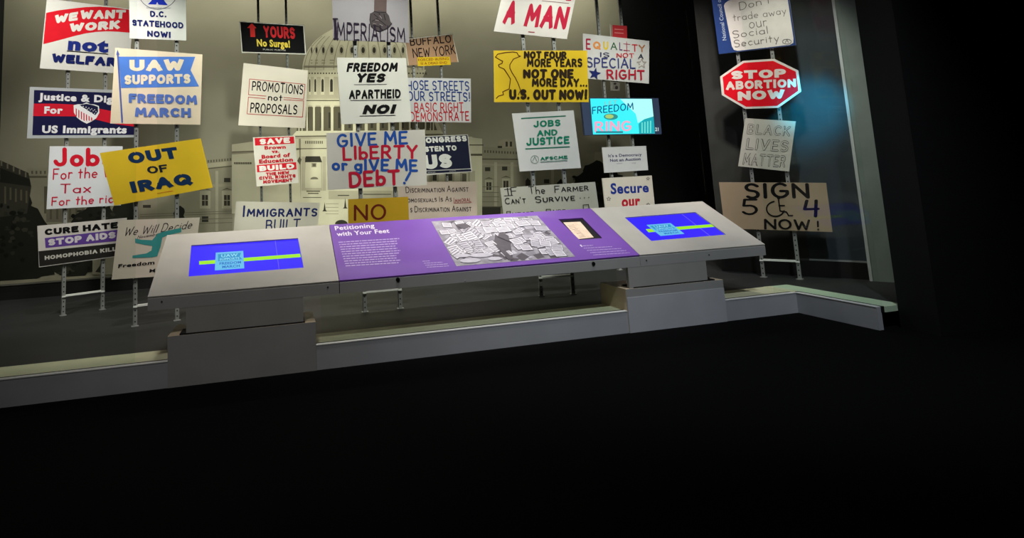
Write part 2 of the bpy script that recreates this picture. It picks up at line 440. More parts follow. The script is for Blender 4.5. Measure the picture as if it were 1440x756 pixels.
# wings left and right of the centre
mp(W2, [(192, 232), (327, 222), (327, 325), (192, 335)], [(668, 206), (735, 208), (850, 216), (850, 320), (668, 320)])
mp(W1, [(280, 231), (328, 226), (328, 232), (280, 237)])
mp(D1, [(290, 236.5), (328, 232.5), (328, 234), (290, 238)], [(678, 222.5), (735, 223), (735, 225), (678, 224.5)])
for i in range(9):
    mp(D1, rect(292+3.9*i, 225-.35*i, 293.8+3.9*i, 228.5-.35*i))
for i in range(17):
    mp(D1, rect(681+4*i, 211+.2*i, 683+4*i, 214.5+.2*i))
mp(L3, [(192, 262), (327, 258), (327, 262), (192, 266)], [(668, 229), (850, 236), (850, 239), (668, 232)])
for x in (284, 315):
    mp(W1, rect(x-3, 268, x+12, 293)); mp(D2, rect(x, 274, x+8.5, 289)); mp(L3, rect(x+3.8, 274, x+4.6, 289), rect(x, 281, x+8.5, 282))
    mp(D1, [(x-5, 268), (x+4, 264), (x+14, 268), (x+4, 266)])
mp(D2, rect(315, 250, 324, 256), rect(201, 288, 212, 292), rect(284, 304, 293, 312))
for x in (303, 329): mp(W1, rect(x, 240, x+4, 325))
for y in (298, 301, 308, 314): mp(L4, [(197, y+3), (327, y-2), (327, y-1), (197, y+4)])
for x, y in ((682, 235), (706, 234), (765, 252)): mp(D2, rect(x, y, x+7.5, y+5.5))
for x, y in ((684, 256), (708, 254)):
    mp(W1, rect(x-2, y-3, x+9, y+13)); mp(D2, rect(x, y, x+7, y+11)); mp(L3, rect(x+3, y, x+3.8, y+11)); mp(D1, [(x-4, y-4), (x+3.5, y-7), (x+11, y-4), (x+3.5, y-5)])
mp(D2, [(739, 270), (739, 254), (742, 250), (746, 254), (746, 270)])
for x in (695, 718, 750, 775): mp(W1, rect(x, 228, x+4, 300))
for y in (262, 270, 276, 283, 290): mp(L4, rect(668, y, 702, y+1))
mp(D2, rect(678, 291, 704, 302)); mp(D1, rect(672, 290, 706, 291.2))
mp(L3, [(700, 198), (712, 195), (724, 196), (724, 208), (700, 208)]); mp(D2, rect(711, 199, 714, 206), rect(717, 199, 720, 206), rect(700, 205, 706, 208))
mp(L3, [(836, 214), (850, 213), (850, 231), (836, 229)])
# centre block
mp(L1, [(326, 203), (355, 199), (420, 192), (423, 286), (380, 300), (326, 300)])
mp(L3, [(326, 214), (420, 208), (420, 211), (326, 217)], rect(330, 228, 354, 231))
mp(D1, [(326, 213), (424, 209), (424, 210), (326, 214.2)])
for i in range(8): mp(D1, rect(329+3.2*i, 228, 331+3.2*i, 230.5))
mp(L1, rect(423, 190, 600, 330), [(655, 192), (678, 195), (678, 320), (655, 320)], rect(600, 192, 664, 330))
mp(L2, rect(600, 240, 668, 256), rect(462, 268, 600, 280))
mp(D1, [(416, 208.5), (460, 208), (460, 209.2), (416, 209.7)], rect(660, 203, 680, 204.5), rect(662, 216, 678, 219))
for i in range(10): mp(D1, rect(429+2.6*i, 198, 430.4+2.6*i, 202))
mp(D2, [(427, 228), (430, 219.5), (450, 219.5), (453, 228)]); mp(D1, [(421, 220), (424, 224), (422, 232), (418, 226)])
mp(L2, [(427, 228), (453, 228), (453, 268), (427, 268)])
mp(L1, [(430, 228), (451, 228), (452, 264), (428, 264)])
mp(L3, rect(438, 229, 445, 235)); mp(D1, rect(439.5, 230, 444, 234), rect(431, 268, 450, 269.5), rect(433, 271, 448, 272.5), rect(426, 277, 452, 278))
mp(L4, ell(442, 252, 5.6, 3.5, 10, 0, 180)); mp(L1, rect(438, 252.5, 446.5, 263))
for x in (424, 453.5): mp(L2, rect(x, 220, x+5, 268))
for y in (286, 291, 296, 300): mp(L3, rect(458, y, 476, y+.8))
mp(D2, ell(480, 315, 9, 6, 12, 0, 180), [(455, 295), (456.5, 284), (458, 295), (460, 297), (453, 297)], [(484, 291), (485.5, 278), (487, 291), (489, 293), (482, 293)])
for i in range(2):
    mp(D2, rect(608+22*i, 244, 616+22*i, 254))
mp(D1, rect(606, 243, 607, 255), rect(648, 244, 656, 255))
for i in range(6): mp(L3, rect(603+11*i, 240, 606+11*i, 256))
mp(D2, rect(475, 274, 491, 275.2), rect(511, 272.5, 550, 273.5))
# drum and colonnade of the dome
CXD = 511
mp(L2, [(CXD-92, 187), (CXD-88, 145), (CXD+92, 145), (CXD+112, 187), (CXD+112, 193), (CXD-98, 195)])
mp(D1, [(CXD-90, 150), (CXD+92, 149), (CXD+104, 184), (CXD-94, 184)])
for i in range(17):
    th = math.radians(-80+10*i); x = CXD+4+96*math.sin(th); wd = 4.2*max(.35, math.cos(th))
    mp(L1, rect(x-wd/2, 150, x+wd/2, 184)); mp(L1, rect(x-wd*.8, 147, x+wd*.8, 150.5))
    th2 = th+math.radians(5); x2 = CXD+4+90*math.sin(th2); w2 = 3.4*max(.3, math.cos(th2))
    mp(D2, rect(x2-w2/2, 158, x2+w2/2, 180))
mp(L1, [(CXD-94, 184), (CXD+108, 183), (CXD+114, 190), (CXD-100, 191)]); mp(D1, [(CXD-104, 191), (CXD+115, 188), (CXD+116, 189.5), (CXD-104, 192.5)])
mp(L1, [(CXD-90, 139), (CXD+92, 139), (CXD+92, 148), (CXD-90, 148)])
mp(D1, rect(CXD-90, 140.5, CXD+92, 142))
mp(L2, [(CXD-84, 103), (CXD+84, 103), (CXD+86, 139), (CXD-86, 139)])
for i in range(15):
    th = math.radians(-78+11.2*i); x = CXD+82*math.sin(th); wd = 4.5*max(.3, math.cos(th))
    mp(L1, rect(x-wd*.8, 108, x+wd*.8, 133)); mp(D2, rect(x-wd/2, 114, x+wd/2, 129), ell(x, 114, wd/2, 3, 8, 0, 180))
mp(L1, [(CXD-90, 98), (CXD+88, 98), (CXD+84, 108), (CXD-84, 108)])
for i in range(44): mp(D1, rect(CXD-85+4*i, 102, CXD-83+4*i, 104))
mp(D1, rect(CXD-86, 96.2, CXD+86, 97.2))
def dome_r(y): return 86*math.sqrt(max(0, 1-((98-y)/66.0)**2)) if y > 32 else 0
ys = [98-66*i/14 for i in range(14)]
mp(L1, [(CXD-dome_r(y), y) for y in ys]+[(CXD+dome_r(y), y) for y in reversed(ys)])
for i in range(14):
    th = math.radians(-75+11.5*i)
    l = [(CXD+dome_r(y)*math.sin(th), y) for y in ys[:11]]
    for q in stroke_tris(l, .9, False): mp(L3, q)
    thw = th+math.radians(5.7); rr = dome_r(70); x = CXD+rr*math.sin(thw); wd = 2.4*max(.3, math.cos(thw))
    mp(L2, ell(x, 70, wd*1.7, 7.5, 10)); mp(D2, ell(x, 70.5, wd, 4.4, 10))
    for yy in (84, 88): mp(L3, rect(x-wd*1.5, yy, x+wd*1.5, yy+1.2))
mp(L3, rect(CXD-84, 92, CXD+84, 94)); 
# trees
def blob(cx, cy, rx, ry, n=26):
    return [(cx+rx*(1+random.uniform(-.22, .12))*math.cos(2*math.pi*i/n), cy+ry*(1+random.uniform(-.25, .12))*math.sin(2*math.pi*i/n)) for i in range(n)]
for a in ((20, 330, 46, 52), (14, 285, 34, 38), (45, 345, 40, 40), (20, 375, 60, 22), (100, 372, 50, 16), (135, 312, 32, 26), (150, 325, 36, 28), (112, 330, 20, 18),
          (175, 300, 16, 26), (828, 268, 26, 34), (842, 250, 24, 26), (815, 288, 30, 30), (858, 280, 24, 50), (790, 262, 8, 10), (200, 370, 40, 20), (252, 300, 8, 12)):
    mp(TR, blob(*a))
mp(D2, [(0, 225), (40, 243), (44, 262), (38, 300), (0, 305)])
mp(TR, [(0, 236), (42, 252), (43, 262), (0, 256)])
for i in range(5): mp(D1, rect(6+7.5*i, 262+1.5*i, 8.6+7.5*i, 282+random.uniform(-4, 6)))
for i in range(5): mp(L4, rect(1+8.5*i, 226+4*i, 3.2+8.5*i, 233+4*i))
for i in range(130):
    cx, cy = random.choice(((20, 330, 46, 50), (100, 372, 50, 14), (135, 312, 32, 22), (828, 268, 26, 30), (20, 300, 34, 30)))[:2]; cx += random.gauss(0, 20); cy += random.gauss(0, 18)
    if cy < 396 and (cx < 165 or 805 < cx < 868) and cy > (285 if cx < 165 else 245): mp(random.choice(((44, 45, 37), (52, 52, 43), (20, 21, 17))), blob(cx, cy, random.uniform(2, 6), random.uniform(1.5, 4), 9))
rname_leaf = ((44, 45, 37), (52, 52, 43), (20, 21, 17))
mp(L3, rect(130, 362, 162, 386), rect(0, 395, 128, 401, -8)); mp(D2, [(134, 382), (140, 374), (142, 368), (146, 384)])
order = list(MB.items())
rname = {W1: 'printed_stone', W2: 'printed_stone', L4: 'printed_stone_shade', L3: 'printed_stone_shade', L2: 'printed_stone', L1: 'printed_stone', D1: 'printed_shadow', D2: 'printed_window', TR: 'printed_tree'}
for rgb, polys in order:
    m = mat('mural_ink_%d' % rgb[0], rgb, .75, .16, 1.4, spec=.1)
    V, Fc = [], []
    for q, of in polys:
        k = len(V); V += [hit(x, y, PM, of) for x, y in q]; Fc.append(tuple(range(k, k+len(q))))
    o = obj(rname.get(rgb, 'printed_foliage'), V, Fc, m, mural); o['kind'] = 'stuff'

# ================================================================== THE DESK
DG = mat('desk_grey_laminate', (176, 172, 164), .45, .05, 4, spec=.4)
DF = mat('desk_face_grey', (140, 140, 138), .5, .05, 4)
PURP = mat('purple_print', (118, 74, 168), .4, .10, 1.5, spec=.45)
desk = root('reading_desk', (1.94, YK, 0), 'long low grey exhibit desk with tilted top, two blue screens and a purple middle panel', 'desk')
XL, XR, YB, ZB, ZT, ZL = -1.035, 4.92, 6.35, 1.163, .722, .612
S1, S2 = .504, 3.447                                # seams between the three top panels
a = Vector((0, YB-YK, ZB-ZT)).normalized(); nT = Vector((0, -a.z, a.y))
PT = (Vector((0, YK, ZT)), nT)
YU = YB
def body(x0, x1, m=DF):
    prof = [(YK, ZL), (YK, ZT-.004), (YB, ZB-.004), (YB, ZB-.06), (YK+.35, ZL)]
    return prism([Vector((x0, y, z)) for y, z in prof], [Vector((x1, y, z)) for y, z in prof])
inset = .003
SLOTQ = [(785, 308), (819, 306), (847, 334.5), (815, 337)]
SCR1 = [(269, 344.6), (419, 334.5), (427, 376), (265, 388.5)]
SCR2 = [(878.5, 305.5), (978, 298), (1021, 329.5), (916, 338.5)]
def top_panel(name, x0, x1, hole, m, label=None, depth=.02):
    """flat panel on the slope with a real opening and its side walls"""
    o4 = [Vector((x0, YB, ZB)), Vector((x1, YB, ZB)), Vector((x1, YK, ZT)), Vector((x0, YK, ZT))]
    o4 = [p+nT*.001 for p in o4]
    h4 = [hit(x, y, PT, .001) for x, y in hole]
    b4 = [p-nT*depth for p in h4]; u4 = [p-nT*.02 for p in o4]
    V = o4+h4+b4+u4; Fc = []
    for i in range(4):
        j = (i+1) % 4
        Fc += [(i, j, 4+j, 4+i), (4+i, 4+j, 8+j, 8+i), (j, i, 12+i, 12+j)]
    return obj(name, V, Fc, m, desk)
# body in three boxes with a fine seam; hollows for the recesses are cut as shallow trays
def desk_body(x0, x1):
    b = obj('desk_body', *prism([Vector((x0, y, z)) for y, z in ((YK, ZL), (YK, ZT-.018), (YB, ZB-.018), (YB, ZB-.5), (YK+.5, ZL))],
                            [Vector((x1, y, z)) for y, z in ((YK, ZL), (YK, ZT-.018), (YB, ZB-.018), (YB, ZB-.5), (YK+.5, ZL))]), DF, desk)
    return b
desk_body(XL, S1-inset); desk_body(S1+inset, S2-.001); desk_body(S2+.001, XR)
obj('seam_strip', *box(S1-inset, S1+inset, YK+.004, YK+.03, ZL, ZT-.01), BLACK, desk)
pl1 = top_panel('top_panel', XL, S1-inset, SCR1, DG)
pl2 = top_panel('purple_panel', S1+inset, S2-.002, SLOTQ, PURP); pl2['label'] = 'purple printed middle panel'
pl3 = top_panel('top_panel', S2+.002, XR, SCR2, DG)
def tflat(name, polys, off, m, parent): return flat(name, polys, PT, off, m, parent)
BLUE = glow((56, 40, 252), 1.0)
for q, o3, card, strip, ln in (
        (SCR1, pl1, [(303.5, 355), (342, 352.5), (343.5, 377), (302, 380)], [(280, 367), (422, 356.5), (423, 361.3), (280, 372)], [(386.5, 337.5), (387.3, 337.4), (392.8, 378.4), (392, 378.5)]),
        (SCR2, pl3, [(909, 316), (943, 313.5), (962.5, 328.5), (929, 331.5)], [(908, 322), (1001, 315), (1006, 318.6), (912, 326.5)], [(957, 299.7), (957.8, 299.6), (999, 331.4), (998, 331.5)])):
    s = tflat('screen', [q], -.010, BLUE, desk)
    tflat('screen_line', [ln], -.0085, glow((120, 105, 250), .9), s)
    tflat('timeline_bar', [strip], -.008, glow((170, 245, 40), .9), s)
    tflat('picture_card', [card], -.007, glow((110, 200, 245), .9), s)
    def bil(u, v, c=card):
        x = (c[0][0]*(1-u)+c[1][0]*u)*(1-v)+(c[3][0]*(1-u)+c[2][0]*u)*v
        y = (c[0][1]*(1-u)+c[1][1]*u)*(1-v)+(c[3][1]*(1-u)+c[2][1]*u)*v
        return x, y
    tflat('card_flag', [[bil(.08, .1), bil(.92, .1), bil(.86, .3), bil(.95, .48), bil(.1, .5)]], -.0065, glow((50, 165, 225), .8), s)
    pol = []
    for txt, v0, v1, u0, u1 in (('UAW', .28, .12, .2, .8), ('SUPPORTS', .46, .33, .15, .85), ('FREEDOM', .7, .56, .15, .9), ('MARCH', .9, .76, .25, .85)):
        ps = font_polys(txt, .03); xs = [p[0] for g in ps for p in g]
        g2 = [[bil(u0+(u1-u0)*(p[0]-min(xs))/(max(xs)-min(xs)), v0+(v1-v0)*p[1]/CAPH) for p in g] for g in ps]
        pol.append(g2)
    tflat('card_lettering', pol[0]+pol[1], -.006, glow((150, 225, 250), .9), s)
    tflat('card_lettering', pol[2]+pol[3], -.006, glow((40, 120, 215), .8), s)
# slot with a document at the bottom
tflat('slot_floor', [SLOTQ], -.0145, mat('slot_black', (12, 10, 12), .6, .1, 5), desk)
doc = tflat('paper_note', [[(792, 312.5), (816, 311.5), (835, 333.5), (813, 336)]], -.013, mat('old_paper', (232, 205, 180), .7, .12, 30), desk)
tflat('handwriting', [q for i in range(9) for q in thick_line([(797+2.2*i+random.uniform(0, 2)+t*2.6, 316.3+2.1*i+random.uniform(-.5, .5)-t*.14) for t in range(4)], .35)], -.0125, paint((120, 90, 80)), doc)
# purple panel lettering
WHT = paint((235, 228, 240)); pup = (-.24, -.97)
def ttext(s, L, R, h, bold=.01, m=WHT, up=pup, name='lettering'):
    return tflat(name, layout(font_polys(s, bold), CAPH, L, R, h, up), .003, m, desk)
ttext('Petitioning', (471.5, 323.5), (527, 319.5), 6, .022)
ttext('with Your Feet', (474, 331.8), (548, 326.8), 6, .022)
bars = []
for i in range(11):
    y0 = 341-.0+3.32*i; x0 = 476+1.0*i; xe = 556+random.uniform(-3, 6)+.4*i; x = x0
    while x < xe:
        wl = random.uniform(2, 7.5); x2 = min(x+wl, xe)
        f_ = lambda xx: y0-(xx-x0)*.062
        bars.append([(x, f_(x)-1.1), (x2, f_(x2)-1.1), (x2, f_(x2)), (x, f_(x))]); x = x2+1.0
for x0, y0, n, wd in ((594, 367.5, 4, 38), (816.5, 346, 5, 56)):
    for i in range(n):
        x = x0+(2.1 if n == 4 else 4.5)*i; xe = x+wd*random.uniform(.6, 1)*(1 if i else .45)
        while x < xe:
            wl = random.uniform(1.5, 6); x2 = min(x+wl, xe); yy = y0+(2.9 if n == 4 else 3.4)*i-(x-x0)*.06
            bars.append([(x, yy-.65), (x2, yy-.65-(x2-x)*.06), (x2, yy-(x2-x)*.06), (x, yy)]); x = x2+.7
o = tflat('small_print', bars, .003, mat('faded_print', (200, 180, 222), .5, .05, 5), desk); o['kind'] = 'stuff'
tflat('bullet_mark', [[(815, 344), (817, 343.8), (819, 346.5), (818, 347)]], .003, WHT, desk)
# photograph print on the panel: heap of placards over a crowd
PQ = [(606.5, 311), (755.5, 303), (809, 360.5), (642, 374)]
photo = tflat('photo_print', [PQ], .003, mat('photo_grey', (150, 146, 154), .45, .35, 14), desk)
def pb(u, v):
    c = PQ
    return ((c[0][0]*(1-u)+c[1][0]*u)*(1-v)+(c[3][0]*(1-u)+c[2][0]*u)*v, (c[0][1]*(1-u)+c[1][1]*u)*(1-v)+(c[3][1]*(1-u)+c[2][1]*u)*v)
tone = {0: (214, 210, 218), 1: (190, 186, 196), 2: (132, 128, 138), 3: (86, 80, 88)}
lay = {k_: [] for k_ in tone}
rnd = random.Random(3)
def papr(u, v, w_, h_, an):
    c, s_ = math.cos(an), math.sin(an)
    pts = [(u+dx*c-dy*s_, v+(dx*s_+dy*c)*1.6) for dx, dy in ((-w_, -h_), (w_, -h_), (w_, h_), (-w_, h_))]
    return [pb(min(.995, max(.005, p[0])), min(.99, max(.01, p[1]))) for p in pts]
for i in range(70): lay[rnd.choice((1, 2, 2, 3))].append(papr(rnd.random(), rnd.random(), rnd.uniform(.02, .05), rnd.uniform(.015, .04), rnd.uniform(0, 3)))
lay[3] += [[pb(*p) for p in ((.52, .28), (.6, .3), (.62, .5), (.56, .62), (.5, .9), (.42, .95), (.4, .7), (.36, .55), (.45, .5))],
           [pb(*p) for p in ((.2, .05), (.34, .08), (.3, .2), (.2, .22))], [pb(*p) for p in ((.02, .7), (.3, .62), (.34, .74), (.1, .78))]]
papers = []
for i in range(46): papers.append((rnd.uniform(.03, .97), rnd.uniform(.05, .45), .04, .03, rnd.uniform(-.6, .3)))
for i in range(16): papers.append((rnd.uniform(.15, .5), rnd.uniform(.55, .85), .045, .03, rnd.uniform(-.5, .1)))
for i in range(26):
    t_ = rnd.random(); papers.append((.08+.34*t_+rnd.uniform(-.05, .05), .62-.4*t_+rnd.uniform(-.12, .12), .055, .05, -.35+rnd.uniform(-.4, .4)))
for i in range(22): papers.append((rnd.uniform(.6, .93), rnd.uniform(.45, .93), .045, .038, rnd.uniform(-.3, .35)))
for i in range(12): papers.append((rnd.uniform(.4, .95), rnd.uniform(.1, .3), .06, .035, rnd.uniform(-.15, .15)))
V, Fc, idx = [], [], []
mats4 = [mat('photo_tone_%d' % k_, tone[k_], .45, .1, 20) for k_ in range(4)]
def addq(q, mi, off):
    k = len(V); V.extend([hit(x, y, PT, off) for x, y in q]); Fc.append(tuple(range(k, k+len(q)))); idx.append(mi)
for k_ in (1, 2, 3):
    for j, q in enumerate(lay[k_]): addq(q, k_, .0035+.0002*k_+.000003*j)
for j, (u, v, w_, h_, an) in enumerate(papers):
    of = .0045+.00005*j
    addq(papr(u, v, w_*1.08, h_*1.12, an), 3, of); addq(papr(u, v, w_, h_, an), rnd.choice((0, 0, 1)), of+.00002)
    for r_ in (-.55, 0, .5):
        c, s_ = math.cos(an), math.sin(an)
        addq(papr(u-h_*r_*s_, v+h_*r_*c*1.6, w_*.78, h_*.12, an), 2, of+.00004)
for pts in (((.5, .42), (.56, .3), (.6, .42), (.57, .55)), ((.42, .55), (.47, .66), (.5, .95), (.45, .95)), ((.2, .1), (.3, .08), (.33, .16), (.25, .22))): addq([pb(*p) for p in pts], 3, .0095)
for cx_, cy_, rx_, ry_ in ((.14, .9, .09, .05), (.26, .8, .1, .05), (.1, .78, .07, .04), (.35, .9, .06, .04)): addq([pb(cx_+rx_*math.cos(k2*.6), cy_+ry_*math.sin(k2*.6)) for k2 in range(10)], 1, .0096+cx_*.0002)
o = obj('photo_detail', V, Fc, None, photo, mats=mats4, fm=idx); o['kind'] = 'stuff'
# buttons and screws on the face
def disc(x, y, r_, d, n=16):
    c = hit(x, y, (Vector((0, YK, 0)), Vector((0, -1, 0))))
    ring = lambda rr, dd: [Vector((c.x+rr*math.cos(2*math.pi*i/n), YK-dd, c.z+rr*math.sin(2*math.pi*i/n))) for i in range(n)]
    return prism(ring(r_*.8, d), ring(r_, -.002))
for x, y in ((559.5, 393), (834.5, 370.5)): obj('button', *disc(x, y, .02, .01), mat('black_plastic', (10, 10, 11), .35, .1, 5), desk)
for x, y in ((227.5, 424), (461, 403.5), (909, 366), (997, 358)): obj('screw', *disc(x, y, .009, .003), mat('screw_dark', (60, 60, 62), .4, .1, 5), desk)
obj('screw', *disc(654, 394.3, .008, .003), mat('screw_bright', (200, 200, 205), .3, .1, 5, metal=.6), desk)
# pedestals and plinths
for x0, x1 in ((-.745, .193), (3.305, 4.19)):
    obj('pedestal', *box(x0, x1, YK+.001, 5.72 if x0 < 0 else 5.49, .40, ZL+.01), mat('pedestal_grey', (140, 139, 135), .5, .05, 4) , desk)
WOOD = mat('plinth_cream', (196, 178, 150), .5, .06, 4)
def plinth(x0, x1, z, top):
    v, f = box(x0, x1, YK-.006, 5.93, 0, z)
    p = obj('plinth', v, f, None, desk, mats=[DF, WOOD], fm=[0, 1, 0, 1, 0, 1])
    obj('toe_shadow_strip', *box(x0+.09, x1-.09, YK-.001, YK+.2, z, z+.012), BLACK, p)  # solid black strip draws the toe joint and its shadow
plinth(-.885, .292, .398, 1); plinth(3.257, 4.362, .41, 1)
obj('kick_board', *box(3.262, 4.36, YK-.012, YK, 0, .33), mat('kick_grey', (165, 167, 172), .5, .05, 4), desk)

# ================================================================== SIGN FRAMES
STEEL = mat('slotted_steel', (150, 150, 148), .45, .08, 12, metal=.35)
STEELD = mat('slotted_steel_dark', (86, 88, 84), .5, .08, 12, metal=.35)
HOLE = mat('slot_hole', (22, 22, 22), .8, .1, 5)
BAR = mat('crossbar_white', (225, 225, 220), .35, .05, 5)
fl = {1: 'pair of slotted steel posts at the far left carrying the welfare sign',
      2: 'pair of slotted steel posts carrying the tilted yellow sign', 3: 'pair of dark slotted posts carrying the black surge sign',
      4: 'pair of slotted posts in front of the dome, foot visible under the desk', 5: 'pair of thin posts right of the dome carrying the cardboard city sign',
      6: 'pair of slotted posts carrying the yellow map sign', 7: 'pair of pale posts beside the black gap carrying the cyan screen',
      8: 'pair of slotted posts by the right wall carrying the red octagon'}
for k_, (p, q) in FR.items():
    P0, P1 = Vector((p[0], p[1], ZF)), Vector((q[0], q[1], ZF))
    pl = vplane(p, q); n = pl[1]; d = (P1-P0).normalized()
    r = root('sign_stand', (P0+P1)/2, fl[k_], 'post frame', 'steel post frames holding the signs')
    zt = 5.79
    wd = .042 if k_ not in (3, 5) else .034
    m = STEELD if k_ in (3,) else STEEL
    for c in (P0, P1):
        V, Fc = join([ovbox(c-d*wd/2, c+d*wd/2, n, .006, ZF, zt), ovbox(c-d*wd/2, c-d*(wd/2-.005), n, .03, ZF, zt)])
        po = obj('post', V, Fc, m, r)
        hs = []
        z = ZF+.04
        while z < 4.4:
            a0 = c-d*.006+n*.001; b0 = c+d*.006+n*.001
            hs.append(([Vector((a0.x, a0.y, z)), Vector((b0.x, b0.y, z)), Vector((b0.x, b0.y, z+.016)), Vector((a0.x, a0.y, z+.016))], [(0, 1, 2, 3)]))
            z += .058
        V, Fc = join(hs); so = obj('slot_row', V, Fc, HOLE, po); so['kind'] = 'stuff'
        obj('foot', *ovbox(c-d*.035+n*.02, c+d*.035+n*.02, n, .06, ZF, ZF+.006), m, po)
    zb = .415 if k_ == 1 else .395
    if k_ not in (3, 5, 7):
        a0 = P0+d*wd/2; b0 = P1-d*wd/2
        obj('crossbar', *ovbox(a0+n*.012, b0+n*.012, n, .028, zb, zb+.022), BAR, r)
        for c in (P0, P1): obj('bracket', *ovbox(c-d*.02+n*.012, c+d*.02+n*.012, n, .012, zb-.006, zb+.012), BAR, r)

# ================================================================== SIGNS
W0 = (214, 211, 205); CR = (222, 204, 176); WB = (206, 196, 186)
NAVY = (24, 32, 92); RED = (206, 24, 42); BLK = (20, 19, 20)
sign(1, [(66, -2), (188, 13), (181, 104), (56, 96)], W0, 'white placard with a curved red band, we want work not welfare, upper left', [
    ('p', (205, 26, 40), [[(65, 18), (82, 14.5), (100, 12.2), (120, 10), (140, 9.3), (160, 10.6), (187, 14.5), (184, 46), (165, 44.5), (150, 44), (135, 44.8), (120, 47), (105, 50.5), (90, 54.5), (75, 58.5), (60.8, 62)]], 'red_band'),
    ('k', 'WE', (76, 33.5), (109, 28.3), 12, W0, 0.27), ('k', 'WANT', (112, 27), (176, 26), 12.5, W0, 0.27), ('k', 'WORK', (97, 45), (169, 40.3), 12, W0, 0.27),
    ('t', 'not', (95, 69), (152, 73), 17, (30, 44, 120), .06), ('l', BLK, 1.2, [[(94.5, 71.5), (151.5, 76)]], 'underline'),
    ('k', 'WELFARE', (72, 87.5), (177, 94.5), 12.5, (22, 32, 92), 0.27)])
sign(1, [(42, 122), (194, 127.5), (191.5, 193), (38, 194.5)], (170, 172, 176), 'navy and red placard in a silver frame with a striped shield, left', [
    ('p', (24, 24, 62), [[(48, 126.5), (191, 131.5), (189, 189.5), (45.5, 190)]], 'navy_field'),
    ('p', (196, 26, 46), [[(47.5, 145.5), (75, 145.7), (105, 147), (130, 151), (157, 156), (190, 161), (189.5, 178), (157, 173.5), (135, 168), (105, 163.5), (46.8, 163)]], 'red_band'),
    ('t', 'Justice & Dignity', (54, 140), (189, 145), 9.5, (222, 218, 224), .05), ('t', 'For', (62, 159), (88, 159.3), 9.5, (222, 218, 224), .05),
    ('t', 'US Immigrants', (59, 186.3), (178, 187), 10, (222, 218, 224), .05),
    ('p', (226, 224, 228), [[(103.5, 148), (109, 146.5), (116, 146.5), (121.5, 143.8), (127, 146.5), (133, 146.8), (139, 149), (139.8, 158), (135.5, 166), (129, 170.5), (122, 173.8), (114.5, 170), (108, 165), (104, 158)]], 'shield'),
    ('p', (26, 26, 60), [[(112, 147.7), (121.5, 145.8), (132, 148), (137.8, 150), (138, 157), (134, 162), (124, 155.5)]], 'shield_corner'),
    ('p', (190, 30, 48), [[(106.5+3.6*i, 152+2.1*i), (108+3.6*i, 153+2.1*i), (108+3.6*i, min(170, 164+2*i)), (106.5+3.6*i, min(169, 163+2*i))] for i in range(7)], 'shield_stripe'),
    ('p', (230, 228, 232), [star(117+4*i+2*(j % 2), 149.5+2.6*j+1.2*i, 1) for j in range(3) for i in range(5) if not (i < j)], 'shield_star')])
sign(1, [(70, 205.5), (172.5, 205.5), (170, 288.5), (65.5, 294)], (212, 212, 218), 'white placard hand-lettered in red, jobs for the, half behind the yellow sign', [
    ('h', 'Jobs', (75, 231.5), (160, 231), 22, (200, 24, 44), .24, 0, (0, -1)), ('h', 'For the W', (74, 252), (160, 248), 14, (182, 24, 52), .13),
    ('h', 'Tax', (84, 271), (128, 270), 12, (172, 24, 56), .12), ('h', 'For the rich', (72, 289), (169, 284), 11.5, (190, 26, 56), .14)])
sign(1, [(52.5, 317.5), (178.5, 306), (176, 359), (55, 375.7)], (202, 194, 190), 'placard with black, purple and white bands, cure hate stop aids, lower left', [
    ('p', (92, 62, 140), [[(63, 334.5), (177, 321.5), (176.5, 337.5), (64, 348.5)]], 'purple_band'),
    ('p', (38, 36, 34), [[(54.3, 353), (177, 340.5), (175.5, 358.2), (55.6, 374.5)]], 'black_band'),
    ('k', 'CURE HATE', (63, 330.7), (166, 320.5), 8.8, BLK, 0.26), ('k', 'STOP AIDS', (68, 345.5), (163, 334.5), 9.3, (205, 196, 205), 0.26),
    ('k', 'HOMOPHOBIA KILLS', (63, 365.3), (171, 351.5), 5.5, (190, 184, 178), 0.22)])
sign(2, [(181, -45), (261, -43), (262, 57), (182.5, 54)], (216, 214, 210), 'white placard with a blue seal, d.c. statehood now, top left', [
    ('l', (70, 70, 90), .8, [ell(222, -16, 29, 29, 40)+[(251, -16)]], 'seal_ring'),
    ('p', (30, 50, 176), [[(208, 6), (213, 1), (215, -8), (229, -8), (231, 1), (236, 7.3), (223, 6.6), (221, 3), (219.5, 6.4)]], 'seal_bell'),
    ('t', 'STATEHOOD NOW', (206, 12), (240, 12.5), 2.2, (90, 90, 110), 0),
    ('k', 'D.C.', (211, 23.7), (234, 24.6), 8.6, NAVY, 0.22), ('k', 'STATEHOOD', (186, 36), (258, 40.3), 8.8, NAVY, 0.22), ('k', 'NOW!', (207, 51.5), (240, 53.5), 8.8, NAVY, 0.22)])
sign(2, [(162, 67), (284.7, 76.5), (281.7, 175.3), (155, 173.5)], (226, 206, 182), 'cream placard with a blue swallowtail flag, freedom march, upper left', [
    ('p', (80, 122, 206), [[(167, 79.5), (274.5, 79.8), (268, 98.5), (280, 121.5), (170.3, 123.7)]], 'blue_flag'),
    ('l', (78, 92, 160), 2.4, [[(165.5, 74), (171.8, 171.5)]], 'flag_pole'), ('p', (78, 92, 160), [[(165.3, 69.5), (168, 77), (163.3, 77)]], 'flag_pole'),
    ('k', 'UAW', (182, 100), (259, 99.3), 16, (232, 214, 190), 0.25, 0, (0, -1)), ('k', 'SUPPORTS', (175, 119), (268, 117.2), 13.5, (232, 214, 190), 0.25, 0, (0, -1)),
    ('k', 'FREEDOM', (181, 144.3), (277.5, 146.8), 13, (86, 112, 186), 0.24, 0, (0, -1)), ('k', 'MARCH', (189.5, 163.7), (268.5, 165), 13, (86, 112, 186), 0.25, 0, (0, -1))])
